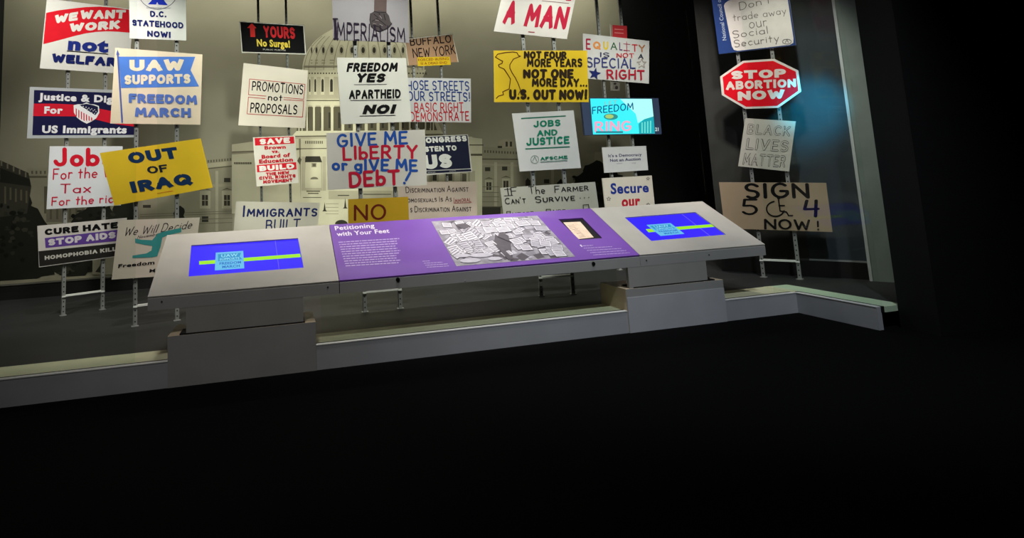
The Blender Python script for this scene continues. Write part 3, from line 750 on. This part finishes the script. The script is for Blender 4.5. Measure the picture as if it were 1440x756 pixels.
sign(2, [(140.3, 215), (282.2, 194.4), (299.3, 263.5), (161, 289)], (226, 186, 40), 'bright yellow tilted placard lettered out of iraq in dark blue', [
    ('k', 'OUT', (182.5, 230.5), (252, 222), 16.3, (22, 48, 84), 0.25), ('k', 'OF', (208.5, 244.5), (237, 241), 10.6, (24, 34, 48), 0.17),
    ('k', 'IRAQ', (186, 271.3), (272.5, 258.2), 16.3, (22, 48, 84), 0.25), ('p', (205, 90, 40), [[(221, 271.4), (243, 267.8), (243, 268.4), (221, 272)]], 'union_mark')])
sign(2, [(167, 309.5), (281, 305.5), (271, 385), (157, 393)], (206, 192, 178), 'beige placard with black brush script and a teal emblem, beside the desk end', [
    ('h', 'We Will Decide', (176, 331.5), (270, 320.5), 11, (30, 26, 34), .1, .28), ('h', 'November', (193, 335.3), (225, 330.3), 4, (40, 36, 44), .12, .25),
    ('p', (60, 140, 140), [[(190, 335), (200, 337), (214, 337.5), (222, 328), (236, 324), (255, 320), (255, 326), (238, 330), (228, 334), (226, 346), (221, 360), (214, 361.5), (186, 362.5), (186.5, 359), (206, 356), (213, 352), (214, 345.5), (204, 344), (190, 341)]], 'teal_emblem'),
    ('t', 'Freedom', (166, 376.5), (217, 371), 5.3, (28, 26, 30), .03), ('t', 'March', (210, 383), (240, 380), 5, (28, 26, 30), .02)])
sign(3, [(336.5, 30), (427.5, 35.5), (430.5, 76.5), (340, 74)], (212, 210, 200), 'black placard with red arrow and yellow no surge lettering', [
    ('p', (13, 13, 14), [[(338, 31), (426.3, 36.5), (429, 75.2), (341, 72.7)]], 'black_field'),
    ('p', (214, 52, 48), [[(347.5, 39.3), (354, 32.5), (361, 39.7), (358.2, 39.7), (359, 52), (352.3, 52), (351.4, 39.3)]], 'arrow'),
    ('k', 'YOURS', (371, 52.5), (415.5, 55), 16.5, (206, 44, 50), 0.2), ('t', 'No Surge!', (361.5, 64.5), (408, 66.5), 9.8, (232, 206, 80), .04),
    ('t', 'PUBLIC PLEDGE', (370, 70.3), (402, 71.6), 2, (205, 205, 200), 0)])
fr = (172, 60, 56)
sign(3, [(342.5, 88.5), (433, 99), (429, 180), (335, 176)], (218, 208, 192), 'off-white placard with red boxes, promotions not proposals', [
    ('l', fr, .9, [[(374, 135), (349.5, 133), (351, 111), (429, 118.5), (427, 139.5), (399, 137)], [(373, 138.6), (349.3, 136.5), (347.5, 160), (425.5, 164.5), (427, 141.7), (399, 140)]], 'red_box'),
    ('h', 'PROMOTIONS', (354, 126.3), (426, 132.3), 12, BLK, .16, 0, None, None, .03), ('h', 'not', (376.5, 140.5), (397, 141.8), 8.5, BLK, .17), ('h', 'PROPOSALS', (351.5, 157), (417.5, 160.5), 12.2, BLK, .17)])
CRM = (186, 30, 44)
sign(3, [(355.5, 193), (415, 190.5), (420, 257), (361, 262)], (212, 206, 194), 'small red and white placard about a school court case, in front of the mural', [
    ('p', (204, 32, 46), [[(358, 194), (413.3, 191.8), (414, 201.5), (358.7, 204.7)], [(361, 232), (416.5, 227.8), (417.2, 238), (361.6, 242)]], 'red_band'),
    ('k', 'SAVE', (365.5, 203.2), (408, 200.7), 7.8, (226, 222, 216), 0.26), ('t', 'Brown', (372, 210), (402, 208.5), 4.8, CRM, .05), ('t', 'vs.', (382, 215), (393, 214.2), 4.5, CRM, .05),
    ('t', 'Board of', (368, 222.7), (408, 219.8), 5, CRM, .05), ('t', 'Education', (364.5, 229.5), (412, 226.5), 5.3, CRM, .05), ('k', 'BUILD', (365, 240.7), (414, 237), 7.4, (226, 222, 216), 0.26),
    ('k', 'THE NEW', (374, 247), (407, 244.3), 4.4, CRM, 0.24), ('k', 'CIVIL RIGHTS', (364.5, 252.7), (416, 249.2), 4.6, CRM, 0.24), ('k', 'MOVEMENT', (370, 258), (411.5, 255), 4.6, CRM, 0.24)])
sign(3, [(332, 283), (450, 285), (444, 345), (327, 345)], (184, 178, 164), 'grey-beige card hand-lettered immigrants built, partly behind the desk', [
    ('s', 'Immigrants', (341, 303.9), (446, 303), 14.5, (30, 38, 84), .16), ('h', 'BUILT', (373, 324), (422, 322), 14, (34, 42, 84), .15)])
sign(4, [(466, -42), (573, -40), (575.5, 60), (468.5, 56)], (150, 144, 150), 'grey placard with a clenched fist and the word imperialism, top centre', [
    ('p', (96, 80, 78), [[(527, -42), (544.5, -42), (543.5, 17), (526, 16)]], 'forearm'),
    ('p', (74, 66, 68), [[(521, 19), (526, 16), (534, 15), (543, 17), (547, 22), (549, 30), (551, 33), (546, 39), (540, 42), (534, 44), (527, 42), (522, 37), (520, 28)]], 'fist'),
    ('l', (36, 30, 36), 1, [[(526, 16), (534, 18), (543, 17)], [(523, 30), (530, 26), (536, 30), (543, 36)], [(526, 20), (532, 25)], [(533, 19), (538, 27)], [(540, 20), (542, 28)], [(524, 36), (532, 37), (538, 42)], [(521, 19), (520, 28), (522, 37), (527, 42), (534, 44), (540, 42), (546, 39), (551, 33)]], 'fist_line'),
    ('l', (140, 128, 130), .9, [[(528, 28), (532, 29)], [(534, 34), (538, 36)], [(525, 33), (529, 34)], [(534, 22), (537, 26)]], 'fist_light'),
    ('h', 'IMPERIALISM', (470, 55.5), (570, 58.5), 26, (40, 30, 46), .12, 0, (0, -1), 18), ('l', (40, 30, 46), 3.6, [[(471.2, 27), (472.5, 54)]], 'lettering'), ('l', (40, 30, 46), 2, [[(468.5, 26.5), (474.5, 26.5)], [(469.5, 54.5), (475.5, 54.5)]], 'lettering')],
    back=(120, 116, 118), rough=.3)
sign(4, [(473.5, 81), (571, 81.5), (579, 171), (480, 174.5)], (222, 218, 210), 'white placard in black lettering, freedom yes apartheid no', [
    ('k', 'FREEDOM', (487, 101.3), (559.5, 100.7), 13, BLK, 0.24, .28, (0, -1)), ('k', 'YES', (502, 116), (543, 116), 13, BLK, 0.25, .3, (0, -1)),
    ('l', (50, 45, 50), .8, [[(498, 119), (543.5, 118.5)], [(493, 141.2), (564, 140.5)], [(506, 163), (556, 162)]], 'underline'),
    ('k', 'APARTHEID', (490.5, 139.5), (563.5, 138), 13, BLK, 0.2, 0, (0, -1)), ('k', 'NO!', (509.5, 160.3), (558, 159.5), 13, BLK, 0.25, .3, (0, -1))])
BB = (36, 74, 150); RR = (176, 28, 52)
sign(4, [(459, 187), (597.5, 182), (600.5, 260), (461, 267)], (196, 190, 182), 'wide grey-white placard brush-painted blue and red, give me liberty or give me debt', [
    ('h', 'GIVE ME', (473.5, 206), (574, 201), 16.5, BB, .21, 0, (-.02, -1)), ('h', 'LIbERTY', (481.5, 224), (588, 221), 16.5, RR, .21, 0, (-.02, -1)),
    ('h', 'or gIVE ME', (466.5, 238.5), (588, 239.5), 14.5, BB, .24, 0, (-.02, -1)), ('h', 'DEbT', (490.5, 262), (563, 258), 19, RR, .22, 0, (-.03, -1)),
    ('l', BB, 3.6, [[(576.5, 243), (571, 253)], [(568.5, 257), (569, 257.3)]], 'lettering')])
sign(4, [(489.5, 280), (574, 276.5), (576, 333), (490, 338)], (186, 146, 34), 'ochre yellow card with a thin dark red no, behind the desk top', [
    ('h', 'NO', (497.5, 308.5), (543, 307), 20, (100, 34, 24), .14, 0, (0, -1))], back=(200, 180, 140))
obj_s = sign(5, [(569, 55), (636, 47.5), (644.5, 87), (574, 92)], (184, 140, 104), 'brown cardboard sign hand-lettered buffalo new york with a yellow strip', [
    ('h', 'BUFFALO', (577, 63.7), (635, 59.3), 10, (50, 34, 34), .17), ('h', 'NEW YORK', (581, 81), (641, 75.5), 12, (50, 34, 34), .15),
    ('l', (226, 216, 200), 1.2, [[(569.4, 55.4), (636, 48), (644.3, 86.8)], [(569.4, 55.4), (574.3, 91.6)]], 'edge_strip'),
    ('p', (234, 196, 40), [[(587, 80.5), (632.5, 79.5), (634, 91), (587.5, 93)]], 'yellow_strip'),
    ('t', 'FORCED BUSING', (588.5, 86), (631, 84), 3.6, (150, 60, 30), .01), ('t', 'IS A DEAD END', (592, 91), (629, 89.3), 3.4, (150, 60, 30), .01)])
sign(5, [(560, 109), (662, 110.5), (662.5, 172), (562, 171)], (212, 210, 212), 'white placard in thin blue and red capitals, whose streets our streets', [
    ('h', 'WHOSE STREETS', (561.5, 125.5), (660, 127), 12, (44, 66, 130), .17), ('h', 'OUR STREETS!', (573, 141), (661, 142), 12, (44, 66, 130), .17),
    ('h', 'A BASIC RIGHT', (571, 156.5), (652, 156.3), 11.5, (190, 48, 58), .16), ('h', 'DEMONSTRATE', (577, 170.3), (660, 169), 11.5, (190, 48, 58), .16)])
sign(5, [(585, 192), (658, 189), (664, 241.5), (592, 247)], (210, 206, 200), 'dark navy placard in white block letters, congress listen to us', [
    ('p', (34, 36, 58), [[(586, 193), (657.3, 190), (662, 236.5), (591, 240)], [(591.3, 241), (662.3, 237.6), (663, 240.5), (591.6, 244.5)]], 'navy_field'),
    ('k', 'CONGRESS', (590.5, 201.7), (657, 198.5), 8, (226, 224, 220), 0.25), ('k', 'LISTEN TO', (588, 214), (642.5, 211.5), 7.6, (226, 224, 220), 0.24),
    ('k', 'US', (596.5, 238.2), (637, 235.5), 20, (226, 224, 220), 0.28), ('t', 'www.            .com', (601, 243.3), (641, 240.6), 2, (190, 190, 190), .01)])
sign(5, [(560, 256), (670.5, 255), (671, 325), (562, 325)], (190, 172, 160), 'tan card in small dark capitals about discrimination, above the purple panel', [
    ('s', 'Discrimination Against', (570.5, 270.7), (659, 268.7), 8, (40, 34, 40), .13), ('s', 'Homosexuals Is As', (567.5, 284.5), (635.5, 282.7), 6.8, (40, 34, 40), .14), ('s', 'Immoral', (638, 284.6), (662.5, 283), 6.8, (130, 60, 64), .14),
    ('s', 's Discrimination Against', (577, 298), (663, 296.5), 8, (40, 34, 40), .13), ('l', (150, 60, 60), .6, [[(638, 285.6), (663, 284.4)]], 'underline')])
CM = (182, 34, 62)
sign(6, [(715, -45), (817, -38), (797, 55), (694.4, 44)], (212, 204, 200), 'white placard leaning right in tall crimson letters, a man, top right of centre', [
    ('k', 'I AM', (722, -8), (803, 1.5), 33, CM, 0.2), ('k', 'A', (706, 32.7), (723.5, 34.2), 34, CM, 0.22), ('k', 'MAN', (736, 36.5), (795, 42), 33, CM, 0.2),
    ('p', (150, 60, 70), [[(743, 44), (752, 44.8), (751.8, 46), (742.8, 45.2)]], 'union_mark'), ('l', (120, 60, 70), .5, [[(762, 1), (800, 4.6)]], 'line_mark')])
YK2 = (48, 36, 24)
sign(6, [(694, 71), (825.5, 71), (828, 143.5), (695, 143.5)], (222, 184, 30), 'yellow placard with a brown map outline, not four more years u.s. out now', [
    ('l', (96, 56, 20), 1.3, [[(697, 80), (700, 76), (710, 74), (721, 73), (727, 74), (729, 78), (732, 79), (722, 83), (717, 91), (717, 96), (720, 102), (725, 110), (729, 118), (732, 127), (729, 133)],
                             [(696.5, 80), (703, 84), (707, 86), (706, 89), (701, 91), (702, 94), (709, 97), (713, 103), (718, 111), (716, 125), (707, 129), (708, 133), (701, 135), (698, 138)]], 'map_outline'),
    ('h', 'NOT FOUR', (736.5, 81.3), (797, 81.3), 7.8, YK2, .4, 0, (0, -1)), ('h', 'MORE YEARS', (741, 93), (819, 93), 9.4, YK2, .32, 0, (0, -1)), ('h', 'NOT ONE', (735.5, 108.7), (807, 108.7), 9.6, YK2, .38, 0, (0, -1)),
    ('h', 'MORE DAY...', (748, 120.5), (826, 120.5), 9.2, YK2, .32, 0, (0, -1)), ('h', 'U.S. OUT NOW!', (716, 138), (826, 138), 10.6, YK2, .38, 0, (0, -1))])
GR = (24, 122, 96)
sign(6, [(720, 159.5), (806.5, 155), (817, 236), (731, 241)], (210, 206, 204), 'white cloth-like placard in green lettering, jobs and justice', [
    ('l', (44, 110, 90), 1.8, [[(733.5, 166.5), (795, 163)], [(739.5, 209.3), (800.5, 206.3)]], 'green_rule'),
    ('k', 'JOBS', (750, 179.3), (788.5, 177), 9.3, GR, .19, 0, (-.03, -1)), ('k', 'AND', (755, 191.8), (784, 190.2), 8.7, GR, .19, 0, (-.03, -1)), ('k', 'JUSTICE', (740, 205), (801, 202), 11, GR, .19, 0, (-.03, -1)),
    ('k', 'AFSCME', (760, 225.3), (798.5, 223), 4.6, GR, .18), ('l', (120, 140, 132), .7, [ell(752, 224, 5.5, 5.5, 16)+[(757.5, 224)], [(749, 226), (752, 220), (755, 226)]], 'emblem'),
    ('p', (90, 130, 118), [[(760, 227), (798, 224.7), (798, 225.7), (760, 228)]], 'small_print')])
sign(6, [(703.5, 264), (837, 255.5), (845, 315), (711, 325)], (188, 182, 170), 'pale card in thin black hand capitals about the farmer, rising behind the purple panel', [
    ('h', 'IF', (714, 275), (728, 273.8), 10.5, (34, 32, 34), .1), ('l', (34, 32, 34), .9, [[(709.5, 266.3), (718, 265.6)], [(709.5, 275.2), (721, 274.5)]], 'lettering'),
    ('h', 'The', (744, 272.5), (767, 271.3), 9.8, (34, 32, 34), .11), ('s', 'Farmer', (780, 270.3), (828, 267), 9, (34, 32, 34), .11),
    ('s', "Can't", (710.5, 286.7), (740, 285), 8.4, (34, 32, 34), .12), ('s', 'Survive', (753, 284.3), (809, 281), 8.4, (34, 32, 34), .12),
    ('p', (34, 32, 34), [ell(816+6*i, 278.3-.5*i, .8, .6, 8) for i in range(3)], 'ellipsis_dot'),
    ('l', (40, 38, 38), 1, [[(820.5, 297), (820, 288), (827.5, 287.3), (829, 296)], [(713, 303), (712.5, 297.2), (717.5, 297), (718, 303)], [(768.5, 300), (768, 294.2), (774, 294), (774.5, 300)]], 'lettering'),
    ('h', 'UTSER', (721, 304.5), (752, 303), 5.6, (34, 32, 34), .14), ('h', 'AIRE', (776, 301), (796, 300), 6, (34, 32, 34), .14)])
sign(7, [(819.5, 47), (913, 57.5), (912.5, 117.5), (821, 110)], (204, 200, 200), 'white placard in rainbow capitals, equality is not a special right, with a blue star', [
    ('h', 'E', (824, 68.3), (831, 68.6), 13, (160, 34, 60), .2), ('h', 'Q', (834, 67.7), (845, 68.3), 8.5, (216, 140, 80), .28), ('h', 'U', (848.5, 68.5), (855.5, 68.8), 9.5, (214, 184, 60), .3),
    ('h', 'A', (858.5, 69.3), (868, 69.8), 9.5, (50, 90, 60), .14), ('h', 'L', (871, 70), (875.5, 70.3), 9.5, (96, 60, 110), .18), ('h', 'I', (881, 70.6), (882, 70.7), 9, (160, 50, 80), .9), ('l', (160, 50, 80), 1, [[(877, 61.6), (886, 62.2)], [(877, 70.6), (885.5, 71.2)]], 'lettering'),
    ('h', 'T', (888.5, 71.5), (897, 72), 9, (190, 50, 60), .16), ('h', 'Y', (898, 72.3), (907.5, 72.8), 9, (170, 110, 70), .16),
    ('h', 'IS', (844, 79.7), (857, 80.2), 6, (40, 44, 80), .14), ('h', 'NOT', (867, 80.5), (892, 81), 5.6, (190, 46, 60), .17), ('h', 'A', (897.5, 82), (905, 82.3), 6, (40, 44, 60), .16),
    ('h', 'SPECIAL', (825, 93.7), (894, 95.5), 12.5, (60, 64, 120), .14), ('h', 'RIGHT', (853, 110), (907, 111.5), 12, (176, 40, 58), .19),
    ('p', (34, 44, 104), [star(836.5, 103.5, 9, .2)], 'star'), ('l', (170, 150, 140), .6, [star(902.5, 89, 7, 0)+[star(902.5, 89, 7, 0)[0]]], 'star_outline')])
sign(7, [(846.5, 207), (908.5, 205), (911.5, 239), (850, 243)], (206, 202, 206), 'small plain white sign, it is a democracy not an auction, under the cyan screen', [
    ('t', "It's a Democracy", (855.5, 221), (902.5, 219), 4.2, (60, 62, 98), .025), ('t', 'Not an Auction', (858, 227.3), (901, 225), 4.2, (60, 62, 98), .025), ('t', 'www.            .org', (867, 230.6), (894, 229.5), 2, (120, 120, 140), 0)])
sign(7, [(846.5, 250.5), (916.5, 246.5), (923, 310), (853, 313)], (212, 200, 190), 'off-white sign lettered secure our in blue and red, above the right grey desk panel', [
    ('t', 'Secure', (859, 272.3), (912.5, 269.5), 15, (34, 52, 136), .035, 0, (-.05, -1), 13), ('t', 'our', (874.5, 290.5), (900.5, 289), 15, (184, 30, 50), .045, 0, (-.05, -1)),
    ('l', (90, 80, 80), .5, [star(856, 279.5, 3)+[star(856, 279.5, 3)[0]], star(911.2, 251, 2.6)+[star(911.2, 251, 2.6)[0]], star(911.5, 287.5, 2.6)+[star(911.5, 287.5, 2.6)[0]]], 'star_outline')])
sign(7, [(861, 35), (881.5, 36.5), (882, 55.5), (861, 53)], (170, 36, 44), 'small red glass reflection with two pale lines, modelled as a card, above the rainbow sign', [
    ('l', (214, 130, 130), 1, [[(864.5, 41), (876.5, 41.8)], [(864.5, 46), (876.5, 46.8)]], 'printed_line'), ('l', (190, 180, 170), .8, [[(858, 34), (858.8, 53)]], 'edge_strip')], off=.015, group=None)  # reflection in the glass, built as a solid red card
sign(7, [(859, 114), (871.5, 114), (871.5, 127.8), (859.5, 127.3)], (96, 90, 84), 'tiny grey glass reflection modelled as a card between the posts above the cyan screen', [
    ('l', (130, 126, 118), .8, [[(860.6, 115), (860.8, 126.5), (870.5, 126.9)]], 'edge_strip'), ('p', (40, 36, 34), [ell(867, 123, 2.2, 2.6, 10), ell(865, 117.5, 2, 1.6, 8)], 'dark_figure')], name='reflected_picture', cat='reflection', off=.015, group=None)  # another glass reflection given the shape of a small grey card
# the cyan monitor
pl = vplane(*FR[7], .06)
tv = root('wall_monitor', hit(873, 190, pl), 'flat monitor glowing cyan with a freedom ring banner, in front of the black gap', 'monitor')
v, f = slab([(817, 137), (926, 138), (930.5, 188.5), (822.5, 190)], pl, 0, -.05)
obj('housing', v, f, mat('monitor_housing', (58, 70, 100), .4, .06, 5), tv)
sc = flat('screen', [[(830, 138.5), (916.5, 139), (921, 187.5), (834, 189)]], pl, .002, glow((60, 222, 232), 1.35), tv)
flat('screen_sky', [[(872, 139), (916.5, 139), (919, 164), (905, 168), (897, 173), (894, 160)]], pl, .003, glow((165, 240, 232), 1.35), sc)
flat('screen_building', [[(898, 174), (906, 167.5), (919, 163.5), (921, 187.2), (899, 187.8)]], pl, .004, glow((30, 175, 190), 1), sc)
flat('screen_column', [rect(902+4*i, 172-.8*i, 903.8+4*i, 187) for i in range(4)], pl, .005, glow((120, 235, 225), 1), sc)
flat('lettering', layout(hand_polys('FREEDOM', .16), 1, (832.5, 160), (891, 153.5), 9, (0, -1)), pl, .006, glow((20, 105, 165), .8), sc)
flat('lettering', layout(hand_polys('RING', .2), 1, (836, 184.5), (888, 183), 12.5, (0, -1)), pl, .006, glow((235, 165, 195), 1.2), sc)
flat('lettering', layout(hand_polys('LET', .16), 1, (850, 147.5), (868, 145.5), 4.5, (0, -1)), pl, .006, glow((150, 205, 205), 1), sc)
flat('painted_bell', [ell(859, 164, 10, 4.5, 18)], pl, .0055, glow((60, 160, 160), .9), sc)
flat('painted_bell', [ell(857, 163.6, 6, 3, 14)], pl, .006, glow((190, 225, 130), .9), sc)
flat('caption_strip', [rect(838, 184.3, 876, 187)], pl, .0065, glow((60, 150, 170), .9), sc)
flat('channel_number', layout(font_polys('21', .03), CAPH, (921.3, 184), (926, 184), 5, (0, -1)), pl, .002, glow((225, 235, 240), 1), tv)
# right-hand stand
GY = (108, 100, 96)
sign(8, [(998, -22), (1105, -36), (1119.4, 63.5), (1011, 76)], (32, 56, 112), 'blue placard with rounded white panel, pencil script asking to keep our social security', [
    ('p', (214, 206, 200), [[(1018, 8), (1019.5, 4.5), (1024, 1), (1098, -22), (1103, -20), (1106, -12), (1115.8, 54), (1115.5, 60), (1111, 63), (1037, 71.5), (1032, 70), (1029.2, 65)]], 'white_panel'),
    ('h', "Don't", (1040, 14), (1084, 4), 10.5, GY, .08), ('h', 'trade away', (1031, 30), (1106, 19), 9.5, GY, .08), ('h', 'our', (1054, 40.5), (1079, 36), 14, GY, .07),
    ('h', 'Social', (1031, 53.5), (1080, 46.5), 10, GY, .08), ('h', 'Security', (1033, 66), (1096, 58), 10, GY, .08),
    ('t', 'National Council of', (1021.5, 56.3), (1013, -3), 5.6, (170, 180, 205), .01, 0, (-1, .12)), ('l', (90, 86, 86), .6, [ell(1106.5, 58.3, 6.3, 3.4, 16)+[(1112.8, 58.3)], [(1104, 60), (1106.5, 56), (1109, 60)]], 'emblem')])
OC = [(1044.5, 85.5), (1088.5, 82.5), (1122.5, 99), (1126.5, 128.5), (1094.5, 151.5), (1048, 153), (1015, 133.5), (1012.5, 107.5)]
ocx, ocy = 1069.5, 118
OI = [(ocx+(x-ocx)*.935, ocy+(y-ocy)*.915) for x, y in OC]
sign(8, [(1012.5, 82.5), (1122.5, 82.5), (1126.5, 153), (1015, 153)], (214, 206, 200), 'red octagonal placard with white border, stop abortion now', [
    ('p', (214, 18, 34), [OI], 'red_field'), ('k', 'STOP', (1028.5, 111.8), (1105.5, 108.5), 12, (218, 208, 200), 0.26, 0, (-.03, -1)),
    ('k', 'ABORTION', (1020.5, 126.5), (1119.5, 122.5), 12, (218, 208, 200), 0.23, 0, (-.03, -1)), ('k', 'NOW', (1037.5, 141.5), (1104, 138.5), 13, (218, 208, 200), 0.25, 0, (-.03, -1))], outline=OC)
PN = (104, 100, 96); PW = (188, 183, 172)
it = []
for s_, L_, R_, h_ in (('BLACK', (1050, 187), (1111, 190.5), 12), ('LIVES', (1048.5, 208.5), (1108, 212.5), 13.5), ('MATTER', (1044, 230), (1104, 234), 14)):
    it.append((s_, L_, R_, h_))
random.seed(11)
st = random.getstate(); items = []
for s_, L_, R_, h_ in it: items.append(('h', s_, L_, R_, h_, PN, .24, 0, None, None, 0))
dx = .45
for s_, L_, R_, h_ in it: items.append(('h', s_, (L_[0]+.75, L_[1]), (R_[0]-.75, R_[1]), h_, (189, 184, 173), .115, 0, None, None, 0))
sign(8, [(1048, 166), (1119, 170.5), (1109.5, 241), (1038, 233.5)], (190, 185, 174), 'grey paper placard in outlined pencil capitals, black lives matter', items, back=(222, 220, 212))
sign(8, [(1011, 256), (1161.5, 257), (1170.5, 326), (1019, 321)], (158, 138, 114), 'brown cardboard placard with a hand-drawn wheelchair symbol, sign 504 now', [
    ('h', 'SIGN', (1047.5, 277.5), (1139, 278), 19, BLK, .18, 0, (-.05, -1)), ('h', '5', (1043, 301.5), (1066, 301.5), 20, BLK, .13, 0, (0, -1)), ('h', '4', (1129, 302), (1153, 301.5), 20, BLK, .15, 0, (0, -1)),
    ('l', BLK, 2, [[(1095, 281), (1097, 296.5), (1106, 298), (1109, 303), (1114.5, 303)], [(1095.5, 289), (1103, 289)], ell(1090.5, 293.5, 12.5, 10.5, 18, 100, 345)], 'wheelchair_symbol'), ('p', BLK, [ell(1095, 277.8, 2.6, 2.4, 10)], 'wheelchair_symbol'),
    ('h', 'NOW', (1074.5, 321), (1140, 322), 12.5, BLK, .17, 0, (-.05, -1)), ('l', BLK, 2.8, [[(1150, 311.5), (1150.3, 318)], [(1150.6, 322.5), (1150.7, 322.7)]], 'lettering')])
